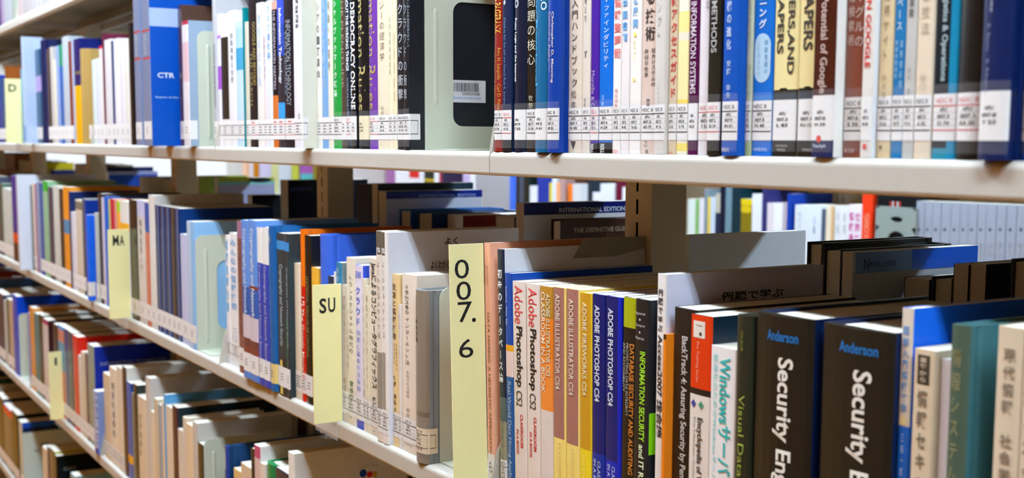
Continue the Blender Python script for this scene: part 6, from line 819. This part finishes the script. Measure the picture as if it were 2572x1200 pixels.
SPECK=speckle_mat()
def spine_profile(t, hc):
    """x positions across the spine and how far each lies behind the foremost point"""
    half=t/2
    fr=[-1,-.97,-.88,-.7,-.45,-.15,.15,.45,.7,.88,.97,1]
    bulge=min(.16*t,.006) if hc else min(.05*t,.0009)
    edge=min(.10*t,.0024 if hc else .0011)
    def y(s):
        a=abs(s); return bulge*a*a + edge*max(0,(a-.85)/.15)**2
    return fr, half, y
def add_cover(mb, o):
    t,h,D,hc=o['t'],o['h'],o['D'],o.get('hc',0)
    spine=cover_mat(o.get('sp',o['c']),hc); board=cover_mat(o.get('cc',o['c']),hc)
    if o.get('speck'): spine=SPECK
    fr,half,yf=spine_profile(t,hc)
    P=o.get('P',[])
    zs={0.,h}
    xs=set(fr)
    for a,b_,z0,z1,c in P:
        zs.update((min(max(z0,0),h),min(max(z1,0),h)))
        for q in (a,b_): xs.add(round(q*2-1,4))
    B=o.get('B',[])
    zb={0.,h}
    for z0,z1,c in B: zb.update((min(max(z0,0),h),min(max(z1,0),h)))
    xs=sorted(xs); zs=sorted(zs); zb=sorted(zb)
    th=min(.0024 if hc else .0005, t*.2)
    for i in range(len(xs)-1):
        sm=(xs[i]+xs[i+1])/2; fm=(sm+1)/2
        for j in range(len(zs)-1):
            zm=(zs[j]+zs[j+1])/2
            if zs[j+1]-zs[j]<1e-6: continue
            mt=spine
            for a,b_,z0,z1,c in P:
                if a-1e-4<=fm<=b_+1e-4 and z0-1e-6<=zm<=z1+1e-6: mt=cover_mat(c,hc)
            x0,x1=xs[i]*half,xs[i+1]*half; y0,y1=yf(xs[i]),yf(xs[i+1])
            mb.face([(x0,y0,zs[j]),(x1,y1,zs[j]),(x1,y1,zs[j+1]),(x0,y0,zs[j+1])],mt)
    ye=yf(1)
    # boards, with a hinge groove on hardbacks
    side=[(0,ye)]
    if hc and D>.03: side += [(.0001,ye+.004),(.0011,ye+.006),(.0011,ye+.008),(0,ye+.0105)]
    side += [(0,D)]
    for s in (-1,1):
        for (d0,ya),(d1,yb) in zip(side,side[1:]):
            for z0,z1 in zip(zb,zb[1:]):
                if z1-z0<1e-6: continue
                zm=(z0+z1)/2; mt=board
                if s==o.get('bs',1):
                    for q0,q1,c in B:
                        if q0-1e-6<=zm<=q1+1e-6: mt=cover_mat(c,hc)
                xa,xb=s*(half-d0),s*(half-d1)
                q=[(xa,ya,z0),(xb,yb,z0),(xb,yb,z1),(xa,ya,z1)]
                mb.face(q if s>0 else q[::-1],mt)
        xi=s*(half-th)
        q=[(xi,ye+.0005,0),(xi,D,0),(xi,D,h),(xi,ye+.0005,h)]
        mb.face(q[::-1] if s>0 else q,board)
        q=[(s*half,D,0),(xi,D,0),(xi,D,h),(s*half,D,h)]
        mb.face(q if s>0 else q[::-1],board)
        for z,up in ((h,1),(0,-1)):
            q=[(s*half,ye,z),(s*half,D,z),(xi,D,z),(xi,ye,z)]
            mb.face(q if s*up>0 else q[::-1],board)
    # top and foot of the spine itself
    n=len(xs)
    for z,up in ((h,1),(0,-1)):
        q=[(x*half,yf(x),z) for x in xs]+[(half-th,ye+th*.6,z),(-half+th,ye+th*.6,z)]
        mb.face(q if up>0 else q[::-1],spine if not P else board)
    mb.face([(half-th,ye+th*.6,0),(-half+th,ye+th*.6,0),(-half+th,ye+th*.6,h),(half-th,ye+th*.6,h)],board)
    return ye,th
def add_pages(mb, o, ye, th):
    t,h,D,hc=o['t'],o['h'],o['D'],o.get('hc',0)
    ov=.0028 if hc else .0004
    x=t/2-th-.0001
    pg=paper_mat(o.get('pg','#f1e8d6'))
    mb.box(-x,x,ye+th*.6+.0002,D-(.003 if hc else .0002),ov if hc else .0001,h-ov,pg)
def add_sticker(mb, lt, tp, o):
    st,z0,z1,col,det,wrap=o['S']
    t=o['t']; fr,half,yf=spine_profile(t,o.get('hc',0))
    m_=material('call_number_paper',col,.5,.03,120,.4)
    xs=[s for s in fr if abs(s)<.98] if t>.006 else [-.95,0,.95]
    g=.00022
    for a,b_ in zip(xs,xs[1:]):
        mb.face([(a*half,yf(a)-g,z0),(b_*half,yf(b_)-g,z0),(b_*half,yf(b_)-g,z1),(a*half,yf(a)-g,z1)],m_)
    L=xs[-1]*half
    if wrap:
        ye=yf(1)
        mb.face([(L,yf(xs[-1])-g,z0),(half+g,ye,z0),(half+g,ye,z1),(L,yf(xs[-1])-g,z1)],m_)
        mb.face([(half+g,ye,z0),(half+g,ye+wrap,z0),(half+g,ye+wrap,z1),(half+g,ye,z1)],m_)
    dz=z1-z0; g2=.0004
    def on(u,v): return (u, yf(max(-1,min(1,u/half)))-g2, v)
    def bar(u0,u1,v0,v1,mt):
        k=[u0]+[s*half for s in xs if u0<s*half<u1]+[u1]
        for a,b_ in zip(k,k[1:]): lt.face([on(a,v0),on(b_,v0),on(b_,v1),on(a,v1)],mt)
    rule=STICKER_RED if st=='r' else BLACK_INK
    W=min(L*.92,.0105)
    if st in 'kr':
        w_=L*.985
        bar(-w_,w_,z1-dz*.265,z1-dz*.24,rule); bar(-w_,w_,z0+dz*.215,z0+dz*.24,rule)
        if det:
            faint=ink('#b4b0ac')
            for q in (.40,.54,.68): bar(-w_,w_,z1-dz*q,z1-dz*(q-.008),faint)
        if wrap:
            ye=yf(1); x=half+g2
            for q0,q1 in ((z1-dz*.265,z1-dz*.24),(z0+dz*.215,z0+dz*.24)):
                lt.face([(x,ye,q0),(x,ye+wrap*.78,q0),(x,ye+wrap*.78,q1),(x,ye,q1)],rule)
            lt.face([(x,ye+wrap*.74,z0+dz*.24),(x,ye+wrap*.78,z0+dz*.24),(x,ye+wrap*.78,z1-dz*.24),(x,ye+wrap*.74,z1-dz*.24)],rule)
    if det==2:
        cx=-.001 if t>.02 else 0
        if st in 'kr': stroke(lt,on,'NDC 8',cx-W*.72,cx+W*.72,z1-dz*.19,z1-dz*.09,rule)
        code=o['call']
        for i,s in enumerate(code):
            v=z1-dz*(.335+.145*i); hw=W*(.34,.55,.55)[i]
            stroke(lt,on,s,cx-hw,cx+hw,v-dz*.042,v+dz*.042,BLACK_INK,1)
    elif det==1 or (det==0 and t>.02):
        gr=ink('#8d8a8e')
        for q in (.36,.50,.64): bar(-W*.5,W*.5,z1-dz*(q+.035),z1-dz*(q-.02),gr)
        if st=='r': bar(-W*.6,W*.6,z1-dz*.17,z1-dz*.11,rule)
    if tp is not None:
        g3=.0006
        for a,b_ in zip(xs,xs[1:]):
            tp.face([(a*half,yf(a)-g3,z0-.008),(b_*half,yf(b_)-g3,z0-.008),(b_*half,yf(b_)-g3,z1+.006),(a*half,yf(a)-g3,z1+.006)],TAPE)
def add_lettering(mb, o):
    t=o['t']; fr,half,yf=spine_profile(t,o.get('hc',0)); h=o['h']
    g=.00035
    def on(u,v): return (u, yf(max(-1,min(1,u/half)))-g, v)
    for kind,s,za,zb,c,xc,wf,bold in o.get('T',[]):
        mt=ink(c); cx=xc*t; hw=wf*t/2
        za=min(za,h-.003) if kind!='r' else za
        if kind=='r':
            if za>h-.002:                     # titles that start above the picture are fitted under the head of the spine
                za=h-.004
            stroke(mb,lambda u,v:on(v,-u),s,-za,-zb,cx-hw,cx+hw,mt,bold)
        elif kind=='v': vertical(mb,on,s,cx-hw,cx+hw,min(za,h-.004),zb,mt,bold)
        else: stroke(mb,on,s,cx-hw,cx+hw,zb,za,mt,bold,keep=(len(s)==1))
def add_panels(mb, o):
    t=o['t']; fr,half,yf=spine_profile(t,o.get('hc',0)); g=.0002
    def on(u,v): return (u, yf(max(-1,min(1,u/half)))-g, v)
    for kind,z0,z1,xc,wf,c in o['Q']:
        mt=cover_mat(c); cx=xc*t; hw=wf*t/2
        if kind=='rect':
            us=[cx-hw+2*hw*i/12 for i in range(13)]
            for a,b_ in zip(us,us[1:]): mb.face([on(a,z0),on(b_,z0),on(b_,z1),on(a,z1)],mt)
        else:
            hh=(z1-z0)/2; r=min(hw,hh); n=20; zc=(z0+z1)/2
            us=[cx-hw*math.cos(math.pi*i/n) for i in range(n+1)]
            def reach(u):
                d=max(0,abs(u-cx)-(hw-r)); return hh-r+math.sqrt(max(0,r*r-d*d))
            for a,b_ in zip(us,us[1:]):
                mb.face([on(a,zc-reach(a)),on(b_,zc-reach(b_)),on(b_,zc+reach(b_)),on(a,zc+reach(a))],mt)
def add_cover_print(mb, o, place):
    """lettering, blocks and marks on the board that faces +x in the room"""
    for y0,y1,z0,z1,c in o.get('R',[]):
        mt=cover_mat(c); mb.face([place(y0,z0,1),place(y1,z0,1),place(y1,z1,1),place(y0,z1,1)],mt)
    if o.get('G'):
        mb.face([place(a,b,1) for a,b in o['G'][0]],cover_mat(o['G'][1]))
    for y0,y1,z0,z1,c in o.get('L',[]):
        pts=[]
        for i in range(24):
            a=2*math.pi*i/24; pts.append(place((y0+y1)/2+(y1-y0)/2*math.cos(a),(z0+z1)/2+(z1-z0)/2*math.sin(a),2))
        mb.face(pts,cover_mat(c))
    for s,y0,y1,z0,z1,c in o.get('C',[]):
        stroke(mb,lambda u,v:place(u,v,2),s,y0,y1,z0,z1,ink(c),1)
CALLS=['MA 81','N 45','L 83','KU 12','H 29','S 35','M 45','TA 62','NO 79','W 14','A 42','O 74','KA 20','Y 53','SU 24','IN 61']
STUFF=MB()
def place_rest(o, fn):
    """adds a small, hardly visible book to the one object that holds the rest of them"""
    mb=MB(); ye,th=add_cover(mb,o); add_pages(mb,o,ye,th)
    mp=[STUFF.mi(m_) for m_ in mb.mats]
    n=len(STUFF.v); STUFF.v += [fn(v) for v in mb.v]
    for f,k in zip(mb.f,mb.m): STUFF.f.append(tuple(i+n for i in f)); STUFF.m.append(mp[k])
def name_of(o):
    l=o['l']
    if 'folder' in l: return 'folder','folder'
    if 'box file' in l: return 'box_file','box file'
    if 'display board' in l: return 'display_board','board'
    if 'magazine' in l: return 'magazine','magazine'
    return 'book','book'
def make_book(o, group, idx):
    back=o.get('back',0); turn=o.get('turn',0)
    rot=math.pi if back else (math.pi/2 if turn else 0)
    lean=o.get('lean',0)
    if back: o['bs']=-1
    if o.get('stuff'):
        M=Matrix.Translation((o['x'],o['y'],o['z']+.0002)) @ Matrix.Rotation(rot,4,'Z')
        place_rest(o,lambda v:tuple(M @ Vector(v))); return
    nm,cat=name_of(o)
    rootx=o['x']; rz=.0002
    if lean: rz += abs(math.sin(lean))*o['t']/2
    root=empty(nm,(rootx,o['y'],o['z']+rz),(0,lean,rot)); tag(root,o['l'],cat,group)
    o['call']=['APU','007.%d'%((idx*7)%9+1),CALLS[idx%len(CALLS)]]
    mb=MB(); ye,th=add_cover(mb,o); mb.build('cover',root)
    mb=MB(); add_pages(mb,o,ye,th); mb.build('pages',root)
    if o.get('Q'):
        mb=MB(); add_panels(mb,o); mb.build('title_panel',root,weld=False)
    if o.get('T'):
        for line in o['T']:
            mb=MB(); add_lettering(mb,dict(o,T=[line]))
            if mb.v: mb.build('spine_lettering',root,weld=False)
    if o.get('S'):
        mb=MB(); lt=MB(); tp=MB() if o['S'][4]==2 else None
        add_sticker(mb,lt,tp,o); s=mb.build('call_number_label',root)
        if lt.v: lt.build('label_lettering',s,weld=False)
        if tp is not None: tp.build('clear_tape',root)
    if o.get('C') or o.get('L') or o.get('R') or o.get('G'):
        mb=MB()
        half=o['t']/2
        if back:
            by=o['y']; place=lambda u,v,k=1:(-half-.0002*k, by-u, v)
        else: place=lambda u,v,k=1:(half+.0002*k, u, v)
        add_cover_print(mb,o,place); mb.build('cover_print',root,weld=False)
def shelf_group(o):
    return {1.868:'books at the far end of the top shelf',1.52:'books on the upper shelf',1.1664:'books on the middle shelf',.8136:'books on the lower shelf',.4606:'books on the lowest visible shelf'}[round(o['z'],4)]
for i,o in enumerate(BOOKS): make_book(o,shelf_group(o),i)
for i,o in enumerate(BACK_BOOKS): make_book(o,'books on the reverse side of the bookcase',i)
for i,o in enumerate(FAR_BOOKS): make_book(o,'books in the bookcase across the back aisle',i)
for i,o in enumerate(MAGAZINES): make_book(o,'magazines displayed at the end of the room',i)
# more of the same books, unseen and added partly to stop light leaks, where the shelves run on, on the reverse side and past the picture's edge
random.seed(11)
SHADES=['#d8d2c6','#e2ddd2','#2c3a5c','#5a4a3c','#8a3a30','#3c5a4c','#c8b890','#26262a','#4a6a94','#b0a8a0','#704a5c','#d0c8bc']
def fill(z, x0, x1, side):
    x=x0
    while x<x1:
        t=random.uniform(.016,.036)
        for k in range(-4,8):
            if x<JOINT-.9*k+.003<x+t+.006: x=JOINT-.9*k+.003
        h=random.choice((.19,.21,.212,.235,.25)); 
        o=dict(t=t-.0004,h=h,D=.13 if h<.2 else .15 if h<.22 else .17,c=random.choice(SHADES),hc=random.random()<.2,bs=1)
        y,rot=(.634,0) if side>0 else (1.041,math.pi)
        M=Matrix.Translation((x+t/2,y,z+.0002)) @ Matrix.Rotation(rot,4,'Z')
        near=any(abs(x+t/2-(JOINT-.9*k))<t/2+.03 for k in range(-4,8))
        if near: o['D']=min(o['D'],.165)
        place_rest(o,lambda v:tuple(M @ Vector(v))); x+=t
def right_end(z): return max(o['x']+o['t']/2 for o in BOOKS if abs(o['z']-z)<.01)
fill(1.52,right_end(1.52)+.004,1.9,1); fill(1.1664,right_end(1.1664)+.004,1.9,1)
fill(.8136,-1.0,1.9,1); fill(.4606,-2.5,1.9,1); fill(1.868,right_end(1.868)+.01,1.9,1)
fill(1.52,-5.6,1.9,-1); fill(1.868,-5.6,1.9,-1); fill(.8136,-5.6,1.9,-1); fill(.4606,-5.6,1.9,-1)
fill(1.1664,max(o['x']+o['t']/2 for o in BACK_BOOKS)+.004,1.9,-1)
for z in (1.868,1.52,1.1664,.8136,.4606):
    left=min(o['x']-o['t']/2 for o in BOOKS if abs(o['z']-z)<.01)
    x0=-6.5 if z<1.8 else -6.5
    n0=len(STUFF.v); fill(z,x0,left-.04,1)
rest=STUFF.build('small_books',None,weld=False)
tag(rest,'the remaining slim or distant books among the others, plus unseen rows added against light leaks','books',None,'stuff')

# ------------------------------------------------------------------ yellow index cards on clear holders
for s in SIGNS:
    h=s['zt']-s['zb']; d=s['y2']-s['y1']
    root=empty('index_card',(s['x'],s['y1'],s['z']),(0,s['lean'],0)); tag(root,s['l'],'sign','yellow index cards along the shelves')
    b=MB(); b.box(-.0016,0,0,d,max(s['zb'],.0006),s['zt'],YELLOW); b.build('card',root,bevel=.0002)
    b=MB()
    for c,y0,y1,z0,z1 in s['ch']:
        stroke(b,lambda u,v:(.0002,u-s['y1'],v),c,y0,y1,z0,z1,BLACK_INK,1 if len(s['ch'])<4 else 0)
    b.build('card_lettering',root,weld=False)
    # clear holder: a strip over the shelf nose and a tab down in front of it
    b=MB()
    zb=max(s['zb'],.0006)
    b.box(-.0024,-.0017,.001,d,zb,s['zt']*.9,ACRYLIC); b.build('clear_backing',root)
    b=MB()
    yn=Y_NOSE-s['y1']-.0016
    b.box(-.075,.0,yn-.0012,yn,-.0245,.003,ACRYLIC); b.box(-.075,.0,yn-.0012,d,.0004,.0012,ACRYLIC)
    ft=b.build('clear_foot',root); ft.rotation_euler=(0,-s['lean'],0)

# ------------------------------------------------------------------ bookends: bent sheet steel with a window and a rib
def rounded(y0,y1,z0,z1,rt,rb,n=6):
    pts=[]
    for cy,cz,a0,r in ((y1-rt,z1-rt,0,rt),(y0+rt,z1-rt,90,rt),(y0+rb,z0+rb,180,rb),(y1-rb,z0+rb,270,rb)):
        for i in range(n+1):
            a=math.radians(a0+90*i/n); pts.append((cy+r*math.cos(a),cz+r*math.sin(a)))
    return pts
def bookend_plate(W,H,hole,th=.0011):
    b=MB(); n=6
    out=rounded(0,W,0,H,.013,.0005); k=len(out)
    inn=rounded(hole[0],hole[1],hole[2],hole[3],hole[4],hole[4])
    for x,s in ((th,1),(0,-1)):
        for i in range(k):
            j=(i+1)%k
            q=[(x,*out[i]),(x,*out[j]),(x,*inn[j]),(x,*inn[i])]
            b.face(q if s>0 else q[::-1],BOOKEND)
    for ring,s in ((out,1),(inn,-1)):
        for i in range(k):
            j=(i+1)%k
            q=[(0,*ring[i]),(0,*ring[j]),(th,*ring[j]),(th,*ring[i])]
            b.face(q if s>0 else q[::-1],BOOKEND)
    return b
def make_bookend(o):
    root=empty('bookend',(o['x'],o['y'],o['z']+.0003)); tag(root,o['l'],'bookend','metal bookends along the shelves')
    H=o['h']; W=min(.145,.81-o['y'])
    hole=(.036,W-.012,.027,.168,.012) if 'window' in o['l'] else (.037,W-.02,.034,H-.045,.016)
    bookend_plate(W,H,hole).build('plate',root)
    # base tongue lying on the shelf, with rounded front corners
    b=MB(); r=.012; L=min(.07,o.get('base',.07))
    pts=[(0,.002),(L-r,.002)]
    for i in range(7):
        a=math.radians(-90+90*i/6); pts.append((L-r+r*math.cos(a),.002+r+r*math.sin(a)))
    pts += [(L,W-.01),(0,W-.01)]
    b.face([(x,y,.0011) for x,y in pts],BOOKEND); b.face([(x,y,0) for x,y in reversed(pts)],BOOKEND)
    for p,q in zip(pts,pts[1:]+pts[:1]): b.face([(p[0],p[1],0),(q[0],q[1],0),(q[0],q[1],.0011),(p[0],p[1],.0011)],BOOKEND)
    b.build('base',root)
    # pressed rib beside the window
    b=MB(); n=8; yc=.018 if 'window' not in o['l'] else .014; r=.0028; z0,z1=.012 if 'window' not in o['l'] else .05,(H-.022)
    rr=.0007 if 'window' in o['l'] else .0016
    ring=[]
    for z,k in ((z0,.2),(z0+.004,1),(z1-.004,1),(z1,.2)):
        ring.append([(.0011+rr*k*math.sin(math.pi*i/n),yc-r*k*math.cos(math.pi*i/n),z) for i in range(n+1)])
    for A,B in zip(ring,ring[1:]):
        for i in range(n): b.face([A[i],A[i+1],B[i+1],B[i]],BOOKEND)
    b.build('rib',root)
for o in BOOKENDS: make_bookend(o)

# bar-code sticker on the black cover, seen through the big bookend's window
bk_=[o for o in BOOKS if o['l'].startswith('right one of two black books with silver')][0]
par=[q for q in COL.objects if q.get('label')==bk_['l']][0]
b=MB(); x=bk_['t']/2+.0003; y0,y1,z0,z1=.0545,.0995,.0545,.080
PAPER=material('barcode_paper','#e2e2e6',.5,.02,60)
b.face([(x,y0,z0),(x,y1,z0),(x,y1,z1),(x,y0,z1)],PAPER); st=b.build('barcode_label',par)
b=MB(); random.seed(4); y=y0+.003; x+=.0002
while y<y1-.009:
    w_=random.choice((.0004,.0006,.001)); b.face([(x,y,z0+.0125),(x,y+w_,z0+.0125),(x,y+w_,z1-.003),(x,y,z1-.003)],BLACK_INK); y+=w_+random.choice((.0004,.0007,.001))
stroke(b,lambda u,v:(x,u,v),'22000253568',y0+.014,y1-.008,z0+.0085,z0+.0115,BLACK_INK)
stroke(b,lambda u,v:(x,u,v),'Ritsumeikan Asia Pacific University',y0+.002,y1-.006,z0+.0035,z0+.0068,ink('#4a9ad8'))
b.build('barcode_lettering',st,weld=False)

# ------------------------------------------------------------------ grey plate bookend in the far bookcase
root=empty('bookend',(-2.335,2.553,1.1664+.0003)); tag(root,'grey plate bookend with an oval and a round hole across the back aisle','bookend')
GREY=material('grey_plate','#8b9590',.45,.03,30)
b=MB(); k=32
def rad(ring_c,ry,rz): return [(ring_c[0]+ry*math.cos(2*math.pi*(i+.5)/k),ring_c[1]+rz*math.sin(2*math.pi*(i+.5)/k)) for i in range(k)]
def rect_ring(y0,y1,z0,z1):
    c=((y0+y1)/2,(z0+z1)/2); pts=[]
    for i in range(k):
        a=2*math.pi*(i+.5)/k; c_,s_=math.cos(a),math.sin(a)
        q=min((y1-y0)/2/max(abs(c_),1e-6),(z1-z0)/2/max(abs(s_),1e-6)); pts.append((c[0]+q*c_,c[1]+q*s_))
    return pts
def holed(y0,y1,z0,z1,c,ry,rz):
    A=rect_ring(y0,y1,z0,z1); B=rad(c,ry,rz)
    for i in range(k):
        j=(i+1)%k
        b.face([(A[i][0],0,A[i][1]),(A[j][0],0,A[j][1]),(B[j][0],0,B[j][1]),(B[i][0],0,B[i][1])],GREY)
        b.face([(B[i][0],0,B[i][1]),(B[j][0],0,B[j][1]),(B[j][0],.004,B[j][1]),(B[i][0],.004,B[i][1])],GREY)
holed(-.066,.071,.139,.195,(.006,.163),.021,.0075)
holed(-.066,.071,.0,.139,(.007,.108),.03,.024)
b.box(-.0665,-.066,0,.006,0,.195,GREY); b.box(.071,.0715,0,.006,0,.195,GREY); b.box(-.066,.071,0,.006,.195,.1955,GREY)
b.build('plate',root)
